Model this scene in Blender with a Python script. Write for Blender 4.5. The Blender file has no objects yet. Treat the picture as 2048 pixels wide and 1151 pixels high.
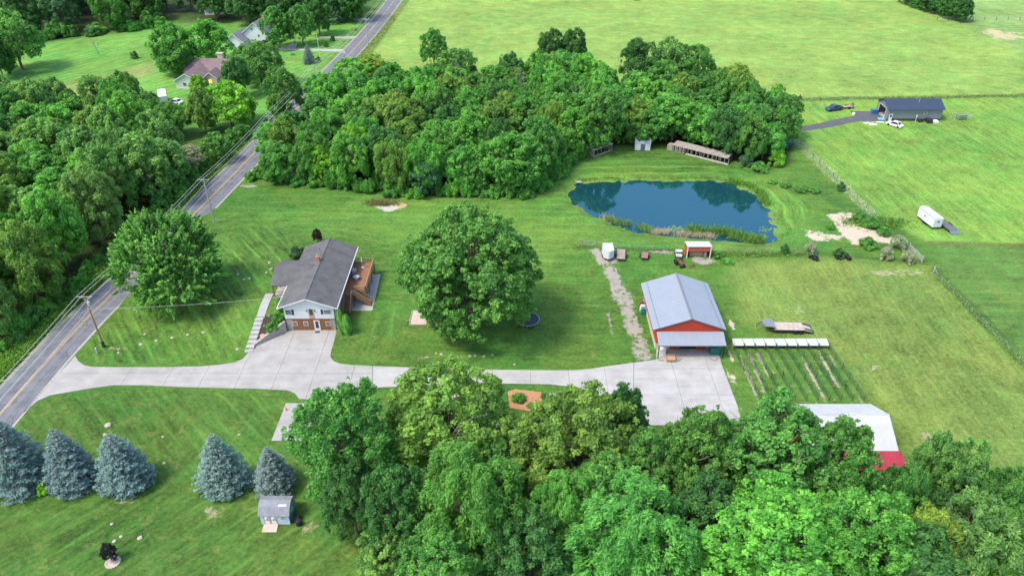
import bpy, bmesh, math, random
import numpy as np
from mathutils import Vector, Matrix, noise as mnoise
R = math.radians
sc = bpy.context.scene
COL = sc.collection
# ------------------------------------------------------------------ camera
F = 1470.0; PITCH = R(33.6); CH = 78.0          # focal in photo pixels, down tilt, drone height
cam = bpy.data.objects.new('camera', bpy.data.cameras.new('camera')); COL.objects.link(cam)
cam.location = (0, 0, CH); cam.rotation_euler = (math.pi/2 - PITCH, 0, 0)
cam.data.sensor_width = 36.0; cam.data.lens = F/2048*36.0
cam.data.clip_start = 0.5; cam.data.clip_end = 6000
sc.camera = cam
# ------------------------------------------------------------------ sky and sun
SUN = Vector((-0.72, -0.36, 1.28)).normalized()
w = bpy.data.worlds.new('World'); sc.world = w; w.use_nodes = True
wn = w.node_tree.nodes; wl = w.node_tree.links
sky = wn.new('ShaderNodeTexSky'); sky.sky_type = 'NISHITA'; sky.sun_disc = False
sky.sun_elevation = math.asin(SUN.z); sky.sun_rotation = math.atan2(SUN.x, SUN.y)
sky.air_density = 1.0; sky.dust_density = 2.2; sky.ozone_density = 1.0; sky.altitude = 200
wn['Background'].inputs['Strength'].default_value = 0.15
wl.new(sky.outputs[0], wn['Background'].inputs['Color'])
sd = bpy.data.lights.new('sun', 'SUN'); sd.energy = 1.5; sd.angle = R(14); sd.color = (1, .93, .80)
so = bpy.data.objects.new('sun', sd); COL.objects.link(so); so.location = (0, 0, 200)
so.rotation_euler = (-SUN).to_track_quat('-Z', 'Y').to_euler()
sc.view_settings.view_transform = 'Standard'; sc.view_settings.look = 'None'
sc.view_settings.exposure = 1.38; sc.view_settings.gamma = 1.0; sc.view_settings.use_curve_mapping = False
sc.cycles.max_bounces = 6; sc.cycles.diffuse_bounces = 4; sc.cycles.transmission_bounces = 3; sc.cycles.transparent_max_bounces = 4
sc.cycles.caustics_reflective = False; sc.cycles.caustics_refractive = False

# ------------------------------------------------------------------ photo pixel -> place
def sst(a, b, x):
    t = np.clip((x-a)/(b-a), 0, 1); return t*t*(3-2*t)
RW0 = (-44.1, 99.2); RW1 = (-39.6, 103.65)       # foot of the retaining wall
_d = np.array([RW1[0]-RW0[0], RW1[1]-RW0[1]]); _d = _d/np.linalg.norm(_d); RWN = (-_d[1], _d[0])
def hgt(x, y):
    """height of the lawn: a bank west of the house, else level"""
    x = np.asarray(x, float); y = np.asarray(y, float)
    fx = sst(-74, -47, x)
    back = sst(123, 128, y)
    fall = 1 - sst(-39.4 + back*0, -38.2 + back*14, x)
    fy = sst(96.6, 110, y)*(1 - sst(125, 155, y))
    s = (x-RW0[0])*RWN[0] + (y-RW0[1])*RWN[1]
    fs = np.where((x > -44.6) & (y < 106), sst(.25, 1.1, s), 1.0)
    return 2.4*fx*fall*fy*fs
def ray(u, v):
    x = (u-1024)/F; y = (575.5-v)/F
    return (x, math.cos(PITCH)+y*math.sin(PITCH), -math.sin(PITCH)+y*math.cos(PITCH))
def at(u, v, z=0.0):
    d = ray(u, v); t = (z-CH)/d[2]
    return (d[0]*t, d[1]*t)
def gp(u, v):
    z = 0.0
    for _ in range(8):
        x, y = at(u, v, z); z = .5*z + .5*float(hgt(x, y))
    return (x, y, float(hgt(x, y)))
def dep(x, y, z=0): return y*math.cos(PITCH) - (z-CH)*math.sin(PITCH)
def Z(ox, oy, s):                                 # reading positions off enlarged crops
    return lambda x, y: (ox+x/s, oy+y/s)
ZH = Z(470, 440, 4.184); ZB = Z(1140, 460, 4.11); ZP = Z(1100, 230, 3.969); ZL = Z(0, 560, 3.969)
ZR = Z(1536, 280, 3.969); ZT = Z(1536, 0, 3.969); ZG = Z(1440, 560, 4.263); ZS = Z(0, 820, 3.303)
Z2 = Z(450, 0, 3.969); Z1 = Z(0, 0, 3.969)

# ------------------------------------------------------------------ materials
def lin(r, g, b, k=1.0):
    f = lambda c: (c/12.92 if c <= .04045 else ((c+.055)/1.055)**2.4)
    return (f(r/255)*k, f(g/255)*k, f(b/255)*k)
MATS = {}
def mat(name, col, rough=.7, var=.15, scale=2.0, bump=.0, metal=0.0, col2=None, stretch=None, spec=.4, bscale=None):
    if name in MATS: return MATS[name]
    m = bpy.data.materials.new(name); m.use_nodes = True; n = m.node_tree.nodes; l = m.node_tree.links
    b = n['Principled BSDF']; b.inputs['Roughness'].default_value = rough; b.inputs['Metallic'].default_value = metal
    b.inputs['Specular IOR Level'].default_value = spec
    tc = n.new('ShaderNodeTexCoord'); mp = n.new('ShaderNodeMapping'); l.new(tc.outputs['Object'], mp.inputs['Vector'])
    if stretch: mp.inputs['Scale'].default_value = stretch
    ns = n.new('ShaderNodeTexNoise'); ns.inputs['Scale'].default_value = scale; ns.inputs['Detail'].default_value = 6
    ns.inputs['Roughness'].default_value = .65
    l.new(mp.outputs[0], ns.inputs['Vector'])
    rp = n.new('ShaderNodeValToRGB'); rp.color_ramp.elements[0].position = .3; rp.color_ramp.elements[1].position = .72
    c2 = col2 or tuple(min(1, c*(1+var)) for c in col); c1 = tuple(c*(1-var) for c in col)
    rp.color_ramp.elements[0].color = (*c1, 1); rp.color_ramp.elements[1].color = (*c2, 1)
    l.new(ns.outputs['Fac'], rp.inputs[0]); l.new(rp.outputs[0], b.inputs['Base Color'])
    if bump:
        bn = n.new('ShaderNodeBump'); bn.inputs['Strength'].default_value = bump; bn.inputs['Distance'].default_value = .05
        if bscale:
            n2 = n.new('ShaderNodeTexNoise'); n2.inputs['Scale'].default_value = bscale; n2.inputs['Detail'].default_value = 3
            l.new(mp.outputs[0], n2.inputs['Vector']); l.new(n2.outputs['Fac'], bn.inputs['Height'])
        else: l.new(ns.outputs['Fac'], bn.inputs['Height'])
        l.new(bn.outputs[0], b.inputs['Normal'])
    MATS[name] = m; return m
M_conc = mat('concrete', (.325, .312, .295), .85, .16, .35, .15, bscale=6)
M_conc_new = mat('concrete_new', (.365, .358, .345), .85, .15, .3, .12, bscale=6)
def stain(m):
    n = m.node_tree.nodes; l = m.node_tree.links; b = n['Principled BSDF']; src = b.inputs['Base Color'].links[0].from_socket
    geo = n.new('ShaderNodeNewGeometry'); mp = n.new('ShaderNodeMapping'); mp.inputs['Scale'].default_value = (.12, .9, 1); l.new(geo.outputs['Position'], mp.inputs['Vector'])
    t = n.new('ShaderNodeTexNoise'); t.inputs['Scale'].default_value = 1.0; t.inputs['Detail'].default_value = 8; t.inputs['Roughness'].default_value = .7; l.new(mp.outputs[0], t.inputs['Vector'])
    t2 = n.new('ShaderNodeTexNoise'); t2.inputs['Scale'].default_value = .28; t2.inputs['Detail'].default_value = 7; t2.inputs['Roughness'].default_value = .75; l.new(geo.outputs['Position'], t2.inputs['Vector'])
    a = n.new('ShaderNodeMath'); a.operation = 'ADD'; l.new(t.outputs['Fac'], a.inputs[0]); l.new(t2.outputs['Fac'], a.inputs[1])
    r = n.new('ShaderNodeMapRange'); r.inputs['From Min'].default_value = .95; r.inputs['From Max'].default_value = 1.35; r.inputs['To Max'].default_value = .55; l.new(a.outputs[0], r.inputs['Value'])
    mx = n.new('ShaderNodeMixRGB'); mx.inputs['Color2'].default_value = (.20, .185, .17, 1); l.new(r.outputs[0], mx.inputs['Fac']); l.new(src, mx.inputs['Color1']); l.new(mx.outputs[0], b.inputs['Base Color'])
stain(M_conc); stain(M_conc_new)
M_gravel = mat('gravel', (.34, .32, .29), .95, .3, 3, .5)
M_white = mat('white_paint', (.62, .62, .61), .5, .05, 1.5)
M_siding = mat('siding', (.60, .62, .62), .6, .04, 1)
M_shingle = mat('shingle', (.100, .098, .098), .9, .28, .55, .5, bscale=7)
M_wood = mat('deck_wood', (.25, .12, .06), .75, .22, 3, .2, stretch=(4, .6, 1))
M_wood_lt = mat('rail_wood', (.30, .18, .09), .75, .18, 3)
M_brown = mat('brown_panel', (.22, .095, .035), .75, .2, 2, stretch=(5, 5, .5))
M_oldwood = mat('weathered_wood', (.30, .25, .20), .9, .35, 2.5, .3)
M_dark = mat('opening_shade', (.02, .02, .022), .6, .2, 2)  # near-black colour painted in as the shade of openings and open-sided interiors
M_glass = mat('window_glass', (.03, .035, .045), .08, .2, 1, spec=.8)
M_shutter = mat('shutter_navy', (.02, .025, .045), .5, .1, 2)
M_brick = mat('chimney_brick', (.40, .19, .11), .9, .25, 6)
M_black = mat('rubber', (.016, .016, .017), .8, .3, 4)
M_blackm = mat('black_metal', (.03, .03, .033), .5, .2, 3)
M_galv = mat('galvanised', (.42, .44, .46), .45, .12, 1.5, metal=.3)
M_barnroof = mat('grey_roof_metal', (.27, .30, .345), .42, .05, .5, metal=.15)
M_barnred = mat('red_metal', (.50, .06, .03), .5, .1, .6)
M_pinkred = mat('red_roof_metal', (.36, .032, .055), .6, .28, .6)
M_whiteroof = mat('white_roof_metal', (.45, .46, .47), .5, .10, .5)
M_greybarn = mat('grey_barn_siding', (.16, .18, .19), .6, .06, .5)
M_navyroof = mat('dark_blue_roof', (.035, .05, .085), .45, .08, .5)
M_pole = mat('pole_wood', (.30, .19, .10), .9, .3, 1.2, stretch=(3, 3, .3))
M_pole_g = mat('pole_grey', (.36, .34, .32), .9, .25, 1.2, stretch=(3, 3, .3))
M_mulch = mat('mulch', (.05, .033, .026), .95, .4, 5, .6)
M_mulch_o = mat('orange_mulch', (.40, .20, .10), .95, .25, 3, .5)
M_stone = mat('fieldstone', (.38, .345, .27), .9, .25, 3, .3)
M_sand = mat('sand', (.46, .38, .31), .95, .15, 1.5, .3)
M_rust = mat('rusty_metal', (.16, .075, .045), .9, .4, 4, .3)
M_blue = mat('blue_tarp', (.03, .12, .32), .5, .2, 2)
M_teal = mat('teal_plastic', (.02, .17, .14), .5, .1, 2)
M_orange = mat('orange_plastic', (.75, .13, .03), .5, .1, 2)
M_yellow = mat('yellow_plastic', (.75, .45, .04), .5, .1, 2)
M_mat = mat('trampoline_mat', (.016, .024, .045), .6, .2, 1)
M_retain = mat('retaining_block', (.42, .38, .33), .9, .15, 2.5, .3)
M_mauve = mat('mauve_shingle', (.19, .135, .14), .9, .2, .8)
M_cream = mat('cream_siding', (.52, .44, .36), .7, .08, 1)
M_net = mat('green_netting', (.03, .085, .055), .7, .2, 2)
M_bluewall = mat('pale_blue_siding', (.42, .50, .58), .6, .06, 1)
M_tan = mat('tan_trim', (.42, .28, .16), .7, .12, 2)
M_bluepaint = mat('blue_car_paint', (.02, .045, .12), .25, .05, 1, spec=.7)
M_whitecar = mat('white_car_paint', (.78, .78, .76), .25, .03, 1, spec=.7)
M_bark = mat('bark', (.16, .13, .10), .95, .35, 6, .5, stretch=(1, 1, .3))
M_deadbark = mat('dead_bark', (.30, .27, .25), .95, .25, 6)

def leaf_material(name, trans=.35, rough=.55, spec=.25):
    m = bpy.data.materials.new(name); m.use_nodes = True; n = m.node_tree.nodes; l = m.node_tree.links
    for x in list(n): n.remove(x)
    out = n.new('ShaderNodeOutputMaterial'); oi = n.new('ShaderNodeObjectInfo')
    at_ = n.new('ShaderNodeAttribute'); at_.attribute_name = 'tint'
    hs = n.new('ShaderNodeHueSaturation')
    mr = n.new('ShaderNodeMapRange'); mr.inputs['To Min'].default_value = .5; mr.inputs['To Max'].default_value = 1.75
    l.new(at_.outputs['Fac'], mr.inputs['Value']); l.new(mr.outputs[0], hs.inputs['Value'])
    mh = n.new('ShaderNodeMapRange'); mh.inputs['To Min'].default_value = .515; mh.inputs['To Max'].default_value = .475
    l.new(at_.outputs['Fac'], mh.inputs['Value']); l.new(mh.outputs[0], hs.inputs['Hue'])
    l.new(oi.outputs['Color'], hs.inputs['Color'])
    b = n.new('ShaderNodeBsdfPrincipled'); b.inputs['Roughness'].default_value = rough; b.inputs['Specular IOR Level'].default_value = spec
    l.new(hs.outputs[0], b.inputs['Base Color'])
    t = n.new('ShaderNodeBsdfTranslucent')
    h2 = n.new('ShaderNodeHueSaturation'); h2.inputs['Hue'].default_value = .485; h2.inputs['Saturation'].default_value = 1.1; h2.inputs['Value'].default_value = 1.25
    l.new(hs.outputs[0], h2.inputs['Color']); l.new(h2.outputs[0], t.inputs['Color'])
    mx = n.new('ShaderNodeMixShader'); mx.inputs[0].default_value = trans
    l.new(b.outputs[0], mx.inputs[1]); l.new(t.outputs[0], mx.inputs[2]); l.new(mx.outputs[0], out.inputs[0])
    return m
M_leaf = leaf_material('leaves', .48)
M_needle = leaf_material('needles', .12, .6)

# ------------------------------------------------------------------ mesh helpers
class MB:
    def __init__(s): s.v = []; s.f = []
    def poly(s, pts):
        i = len(s.v); s.v += [tuple(p) for p in pts]; s.f.append(tuple(range(i, i+len(pts)))); return s
    def box(s, x0, x1, y0, y1, z0, z1):
        i = len(s.v)
        s.v += [(x0,y0,z0),(x1,y0,z0),(x1,y1,z0),(x0,y1,z0),(x0,y0,z1),(x1,y0,z1),(x1,y1,z1),(x0,y1,z1)]
        s.f += [tuple(i+k for k in q) for q in ((3,2,1,0),(4,5,6,7),(0,1,5,4),(1,2,6,5),(2,3,7,6),(3,0,4,7))]; return s
    def prism(s, pts, z0, z1):                   # plan outline, counter-clockwise or not
        a = sum(pts[k][0]*pts[(k+1) % len(pts)][1]-pts[(k+1) % len(pts)][0]*pts[k][1] for k in range(len(pts)))
        if a < 0: pts = pts[::-1]
        n = len(pts); i = len(s.v)
        zz = lambda z, p: z(p[0], p[1]) if callable(z) else z
        s.v += [(p[0], p[1], zz(z0, p)) for p in pts] + [(p[0], p[1], zz(z1, p)) for p in pts]
        s.f += [tuple(i+n+k for k in range(n)), tuple(i+n-1-k for k in range(n))]
        s.f += [(i+k, i+(k+1) % n, i+n+(k+1) % n, i+n+k) for k in range(n)]; return s
    def slab(s, quad, t):                        # four corners, thickened downward
        i = len(s.v); q = [Vector(p) for p in quad]
        nrm = (q[1]-q[0]).cross(q[2]-q[0]).normalized()
        if nrm.z < 0: q = q[::-1]; nrm = -nrm
        s.v += [tuple(p) for p in q] + [tuple(p-nrm*t) for p in q]; m = len(q)
        s.f += [tuple(i+k for k in range(m)), tuple(i+2*m-1-k for k in range(m))]
        s.f += [(i+k, i+m+k, i+m+(k+1) % m, i+(k+1) % m) for k in range(m)]; return s
    def tube(s, p0, p1, r0, r1=None, n=8, cap=True):
        r1 = r0 if r1 is None else r1
        p0 = Vector(p0); p1 = Vector(p1); d = (p1-p0)
        if d.length < 1e-6: return s
        d.normalize(); a = d.orthogonal().normalized(); b = d.cross(a); i = len(s.v)
        for p, r in ((p0, r0), (p1, r1)):
            s.v += [tuple(p + (a*math.cos(2*math.pi*k/n)+b*math.sin(2*math.pi*k/n))*r) for k in range(n)]
        s.f += [(i+k, i+(k+1) % n, i+n+(k+1) % n, i+n+k) for k in range(n)]
        if cap: s.f += [tuple(i+n-1-k for k in range(n)), tuple(i+n+k for k in range(n))]
        return s
    def path(s, pts, r, n=6):
        for a, b in zip(pts[:-1], pts[1:]): s.tube(a, b, r, r, n)
        return s
    def lathe(s, c, prof, n=12):                 # profile of (radius, height)
        i = len(s.v)
        for r, z in prof: s.v += [(c[0]+r*math.cos(2*math.pi*k/n), c[1]+r*math.sin(2*math.pi*k/n), c[2]+z) for k in range(n)]
        for j in range(len(prof)-1):
            s.f += [(i+j*n+k, i+j*n+(k+1) % n, i+(j+1)*n+(k+1) % n, i+(j+1)*n+k) for k in range(n)]
        s.f += [tuple(i+n-1-k for k in range(n)), tuple(i+(len(prof)-1)*n+k for k in range(n))]
        return s
    def mesh(s, name):
        m = bpy.data.meshes.new(name); m.from_pydata(s.v, [], s.f); m.update(); return m
    def build(s, name, material, parent=None, smooth=False):
        m = s.mesh(name); m.materials.append(material)
        if smooth:
            for p in m.polygons: p.use_smooth = True
        o = bpy.data.objects.new(name, m); COL.objects.link(o); o.parent = parent; return o
def link(name, mesh, parent=None, loc=(0,0,0), rz=0):
    o = bpy.data.objects.new(name, mesh); COL.objects.link(o); o.parent = parent; o.location = loc; o.rotation_euler = (0,0,rz); return o
def thing(name, label, cat, loc=(0,0,0), rz=0, group=None):
    o = bpy.data.objects.new(name, None); COL.objects.link(o); o.location = loc; o.rotation_euler = (0, 0, rz)
    o.empty_display_size = .5; return tag(o, label, cat, group)
def tag(o, label, cat, group=None):
    o['label'] = label; o['category'] = cat
    if group: o['group'] = group
    return o
def struct(o): o['kind'] = 'structure'; return o
def stuff(o, label, cat): o['kind'] = 'stuff'; o['label'] = label; o['category'] = cat; return o
def copy_tree(o, parent=None):
    c = o.copy(); COL.objects.link(c); c.parent = parent
    for ch in list(o.children): copy_tree(ch, c)
    return c
def poly_sd(px, py, poly):
    """signed distance, positive inside"""
    d = np.full(px.shape, 1e9); ins = np.zeros(px.shape, bool); n = len(poly)
    for i in range(n):
        ax, ay = poly[i][:2]; bx, by = poly[(i+1) % n][:2]; ex, ey = bx-ax, by-ay
        t = np.clip(((px-ax)*ex+(py-ay)*ey)/(ex*ex+ey*ey+1e-12), 0, 1)
        d = np.minimum(d, np.hypot(px-ax-t*ex, py-ay-t*ey))
        c = (ay > py) != (by > py)
        with np.errstate(divide='ignore', invalid='ignore'):
            ins ^= c & (px < ex*(py-ay)/(by-ay+1e-12)+ax)
    return np.where(ins, d, -d)
def line_d(px, py, pts):
    d = np.full(px.shape, 1e9)
    for (ax, ay), (bx, by) in zip([p[:2] for p in pts[:-1]], [p[:2] for p in pts[1:]]):
        ex, ey = bx-ax, by-ay; t = np.clip(((px-ax)*ex+(py-ay)*ey)/(ex*ex+ey*ey+1e-12), 0, 1)
        d = np.minimum(d, np.hypot(px-ax-t*ex, py-ay-t*ey))
    return d
def smooth_pts(pts, n=6):
    out = []
    for i in range(len(pts)-1):
        p0 = pts[max(i-1,0)]; p1 = pts[i]; p2 = pts[i+1]; p3 = pts[min(i+2, len(pts)-1)]
        for k in range(n):
            t = k/n
            out.append(tuple(.5*((2*b)+(-a+c)*t+(2*a-5*b+4*c-d)*t*t+(-a+3*b-3*c+d)*t**3) for a, b, c, d in zip(p0, p1, p2, p3)))
    out.append(tuple(pts[-1])); return out
def smooth_ring(pts, n=5):
    q = list(pts); m = len(q); out = []
    for i in range(m):
        p0, p1, p2, p3 = q[i-1], q[i], q[(i+1) % m], q[(i+2) % m]
        for k in range(n):
            t = k/n
            out.append(tuple(.5*((2*b)+(-a+c)*t+(2*a-5*b+4*c-d)*t*t+(-a+3*b-3*c+d)*t**3) for a, b, c, d in zip(p0, p1, p2, p3)))
    return out

# ================================================================== THE SETTING
PX = lambda pts: [at(*p)[:2] for p in pts]
POND = smooth_ring(PX([ZP(*p) for p in ((165,630),(185,575),(235,530),(400,516),(600,514),(740,506),(950,514),(1090,509),(1300,512),(1440,532),(1510,568),(1590,592),(1645,625),(1690,690),(1735,730),(1742,800),(1785,870),(1797,925),(1775,975),(1690,1003),(1580,1003),(1480,990),(1300,968),(1100,958),(950,948),(820,938),(700,908),(560,872),(430,818),(350,780),(280,742),(205,695))]), 3)
ROADC = smooth_pts([(-78.4,20),(-78.2,60),(-78.0,84),(-76.9,105.4),(-75.2,118.7),(-71.0,154.5),(-66.9,196.3),(-59.4,277.3),(-56.6,318),(-54.8,360),(-52,440),(-50,520)], 8)
def road_x(y):
    for a, b in zip(ROADC[:-1], ROADC[1:]):
        if a[1] <= y <= b[1]: return a[0]+(b[0]-a[0])*(y-a[1])/(b[1]-a[1])
    return ROADC[0][0] if y < ROADC[0][1] else ROADC[-1][0]
WOOD_MID = [at(500,358)[:2], at(640,372)[:2], at(820,392)[:2], at(1040,392)[:2], at(1095,362)[:2], at(1150,315)[:2], at(1165,298)[:2], at(1265,288)[:2], at(1345,290)[:2], at(1470,322)[:2], at(1545,338)[:2], at(1585,300)[:2], at(1588,258)[:2], (64,215), (58,222), (20,232), (-20,226), (-50,224), (-58.5,215), (-60,190), (-63,180)]
WOOD_LEFT = [(-82,92),(-84,104),(-80.5,125),(-77,152),(-74.5,166),(-80,173),(-92,182),(-93,196),(-116,204),(-165,212),(-165,105)]
FARWOOD = [at(*p)[:2] for p in ((-90,110),(60,90),(150,74),(240,62),(318,56),(335,32),(400,42),(470,46),(560,42),(640,50),(700,38),(716,14))]+[(-62,420),(-330,420)]
FIELD_TOP = [(-53,226),(-50.5,300),(-46,400),(-45,430),(160,430)]+[at(*p)[:2] for p in ((1855,8),(1935,48),(1985,72),(2060,104),(2060,200),(1540,196))]+[(60,224)]
BARNLAWN = [at(1580,262)[:2], at(1540,200)[:2], (150,226), (260,228), (260,130), at(2040,488)[:2], at(1850,482)[:2], at(1745,428)[:2]]
CLOVER = [at(1872,492)[:2], at(2048,492)[:2], (200,134), (200,80), at(2048,735)[:2], at(1990,665)[:2], at(1925,600)[:2], at(1872,535)[:2]]
PAST_R = [at(1460,530)[:2], at(1660,515)[:2], at(1860,535)[:2], at(1925,600)[:2], at(2048,735)[:2], (85,85), at(2048,950)[:2], at(1830,900)[:2], at(1740,800)[:2], at(1660,700)[:2], at(1480,640)[:2]]
FOREL = [(-80,84),at(0,855)[:2],at(60,800)[:2],at(230,772)[:2],at(590,782)[:2],at(560,880)[:2],at(700,1040)[:2],(-20,40),(-90,40)]
LAWN_FAR = [(-195,205),(-100,200),(-74,205),(-64,270),(-62,320),(-120,322),(-190,296)]
TANMOW = [at(110,178)[:2], at(330,120)[:2], at(300,150)[:2], at(200,180)[:2], (-125,222),(-160,222)]
FRONT = [gp(490,705)[:2], gp(540,575)[:2], gp(600,480)[:2], gp(540,440)[:2], gp(430,480)[:2], gp(260,590)[:2], gp(155,712)[:2], gp(200,733)[:2], gp(440,728)[:2]]

gx = np.concatenate([-np.geomspace(108, 2600, 60)[::-1]-0, np.arange(-107.2, 128, .8), np.geomspace(128.6, 2600, 60)])
gy = np.concatenate([-np.geomspace(1, 800, 12)[::-1]+30, np.arange(31, 58, 3), np.arange(58, 205, .8), 205+np.geomspace(.8, 3600, 90)])
GX, GY = np.meshgrid(gx, gy); X = GX.ravel(); Y = GY.ravel()
sdp = poly_sd(X, Y, POND)
Hh = hgt(X, Y)
POND_Z = -0.55
Hh = np.where(sdp > -3.0, Hh - (np.where(sdp < 0, .55*sst(-3.0, 0, sdp), .55 + 1.2*sst(0, 4, sdp))), Hh)
shn = np.array([mnoise.noise(Vector((a*.55, b*.55, 1.7))) for a, b in zip(X[np.abs(sdp) < 3], Y[np.abs(sdp) < 3])]); Hh[np.abs(sdp) < 3] += .22*shn
# sandy dig behind the garden and the dry hollow: small hummocks
def zone(cols, poly, col, soft=1.5):
    wgt = sst(-soft, soft, poly_sd(X, Y, poly))[:, None]
    return cols*(1-wgt) + np.array(col)*wgt
K = .62
gcol = np.tile(np.array(lin(78,140,42,K)), (len(X), 1))
gcol = zone(gcol, LAWN_FAR, lin(98,178,62,K), 4)
gcol = zone(gcol, TANMOW, lin(142,168,92,K), 5)
gcol = zone(gcol, [at(740,400)[:2], at(1140,330)[:2], at(1560,350)[:2], at(1640,470)[:2], at(1450,500)[:2], at(1160,500)[:2], at(1090,560)[:2], at(640,480)[:2], at(500,420)[:2]], lin(92,158,50,K), 6)
gcol = zone(gcol, FIELD_TOP, lin(132,188,78,K), .8)
gcol = zone(gcol, BARNLAWN, lin(112,178,58,K), 1.0)
gcol = zone(gcol, PAST_R, lin(116,160,66,K), 3)
gcol = zone(gcol, CLOVER, lin(84,142,56,K), .8)
gcol = zone(gcol, FOREL, lin(74,130,42,K), 2)
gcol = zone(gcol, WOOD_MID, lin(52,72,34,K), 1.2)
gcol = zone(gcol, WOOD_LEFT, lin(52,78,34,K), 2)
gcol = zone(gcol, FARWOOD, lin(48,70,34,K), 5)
# meadow beyond the far hedge
gcol = zone(gcol, [at(1935,40)[:2], at(1880,3)[:2], (260,460), (600,460), (600,260), at(2062,104)[:2], at(1985,70)[:2]], lin(128,186,96,K), 2)
# weedy strips: along the road, the fences and the field edge
for pts, wd, c in (([ (road_x(y)+4.6, y) for y in range(180, 360, 10)], 2.0, lin(118,150,70,K)),
                   ([(road_x(y)-4.8, y) for y in range(40, 200, 8)], 2.2, lin(58,100,38,K)),
                   ([at(1592,282)[:2], at(1748,430)[:2]], 1.3, lin(150,185,118,K)),
                   ([at(1540,200)[:2], (140,226), (260,229)], 1.0, lin(88,120,60,K)),
                   ([at(1872,540)[:2], at(2048,725)[:2]], .9, lin(70,118,48,K)),
                   ([at(1860,486)[:2], at(2048,490)[:2]], .7, lin(96,120,58,K)),
                   ([at(1160,494)[:2], at(1500,508)[:2], at(1620,505)[:2], at(1850,525)[:2]], .8, lin(70,120,44,K)),
                   ([at(1590,380)[:2], at(1640,385)[:2], at(1745,435)[:2], at(1820,490)[:2]], 2.5, lin(70,130,44,K))):
    wgt = (1-sst(wd*.5, wd*1.4, line_d(X, Y, pts)))[:, None]; gcol = gcol*(1-wgt)+np.array(c)*wgt
gl = gcol@np.array([.2126,.7152,.0722]); gcol = (gcol*.86+gl[:,None]*.14)*np.array([1.15,.95,.78])
# bare soil, sand and gravel
dirt = np.zeros(len(X)); dcol = np.tile(np.array(lin(196,178,150,K)), (len(X), 1))
def patch(poly, s, soft, col=None):
    global dirt, dcol
    sd = poly_sd(X, Y, poly); wgt = s*sst(-soft, soft*.7, sd)
    if col is not None:
        sel = (sd > -soft*1.5)[:, None]; dcol = np.where(sel, np.array(col), dcol)
    dirt = np.maximum(dirt, wgt)
def ell(u, v, ru, rv, s, col=None, soft=.8):
    c = gp(u, v); a = gp(u+ru, v); b = gp(u, v-rv); rx = abs(a[0]-c[0]); ry = abs(b[1]-c[1])
    patch([(c[0]+rx*math.cos(t*.5236), c[1]+ry*math.sin(t*.5236)) for t in range(12)], s, min(soft, rx*.6), col)
GRAV = lin(184,176,164,K)
TRACK = PX([ZB(*p) for p in ((160,150),(210,260),(300,400),(350,560),(400,640),(450,800),(490,920),(525,1085),(695,1065),(640,930),(590,820),(540,640),(520,540),(430,420),(380,290),(300,230),(240,150))])
patch(TRACK, .74, 1.2, GRAV)
patch(PX([ZB(*p) for p in ((270,640),(330,860),(370,860),(320,640))]), .6, .5, GRAV)
SANDC = lin(222,206,182,K)
patch(PX([ZR(*p) for p in ((470,590),(650,580),(710,640),(780,700),(960,740),(985,815),(690,830),(540,710))]), .92, 2.0, SANDC)
patch(PX([ZR(*p) for p in ((270,700),(400,720),(600,765),(570,805),(330,800))]), .74, 1.2, SANDC)
ell(782,411,34,9,.85,lin(200,184,140,K),1.2); ell(776,419,12,4,1.0,lin(215,210,195,K))
ell(1408,520,26,9,.75,GRAV); ell(1222,518,14,10,.7,GRAV)
ell(1790,545,70,8,.55,lin(190,180,140,K)); ell(1830,534,24,4,.6,SANDC)
ell(1463,648,7,10,.85,SANDC); ell(1455,700,4,26,.75,SANDC); ell(1462,755,9,22,.7,SANDC)
ell(1757,735,20,6,.6,SANDC); ell(1790,748,20,5,.55,SANDC); ell(1595,620,22,8,.5,SANDC); ell(1862,880,20,22,.6,lin(186,170,140,K))
ell(430,1022,22,16,.62,lin(190,184,150,K)); ell(620,1060,22,20,.5,lin(170,168,120,K)); ell(250,1003,26,8,.45,lin(170,160,120,K)); ell(1800,235,60,2,.4)
ell(495,372,22,3,.7,GRAV); ell(700,112,30,8,.55,lin(196,186,150,K)); ell(745,60,5,18,.6,lin(200,180,150,K)); ell(690,95,10,20,.5,lin(200,180,150,K))
ell(1990,68,34,10,.9,lin(210,196,176,K),3); ell(2020,92,40,4,.9,lin(206,192,170,K),2); ell(2040,70,30,8,.55,lin(210,200,150,K),3)
ell(1985,252,10,4,.75,lin(225,220,195,K)); ell(1930,485,60,4,.4,lin(190,190,140,K))
ell(870,715,70,3,.55,lin(206,200,180,K)); ell(905,425,22,4,.45,lin(190,190,120,K))
ell(228,702,40,14,.45,lin(170,165,120,K)); ell(835,640,30,20,.5)
for k in range(10):                                # soil showing along the chicken runs
    xk = 38.1+k*1.72; patch([(xk-.3,98),(xk+.3,98),(xk+.95,85),(xk+.35,85)], (.75,.85,.8,.5,.3,.5,.85,.5,.85,.6)[k], .35, lin(196,186,160,K))
ringd = np.abs(np.hypot((X-at(1940,245)[0]), (Y-at(1940,245)[1])*1.25)-11); patch_ = .5*(1-sst(.3, 1.3, ringd)); dirt = np.maximum(dirt, patch_*((Y < at(1940,245)[1]+4)))
# pond rim: reeds' litter and mud
dirt = np.maximum(dirt, .62*(1-sst(.2, 1.0, np.abs(sdp+.35)))); dcol = np.where((np.abs(sdp+.3) < 1.2)[:, None], np.array(lin(150,138,104,K)), dcol)
dcol = np.where((sdp > .5)[:, None], np.array(lin(40,50,40,K)), dcol); dirt = np.where(sdp > .6, 1, dirt)
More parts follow.
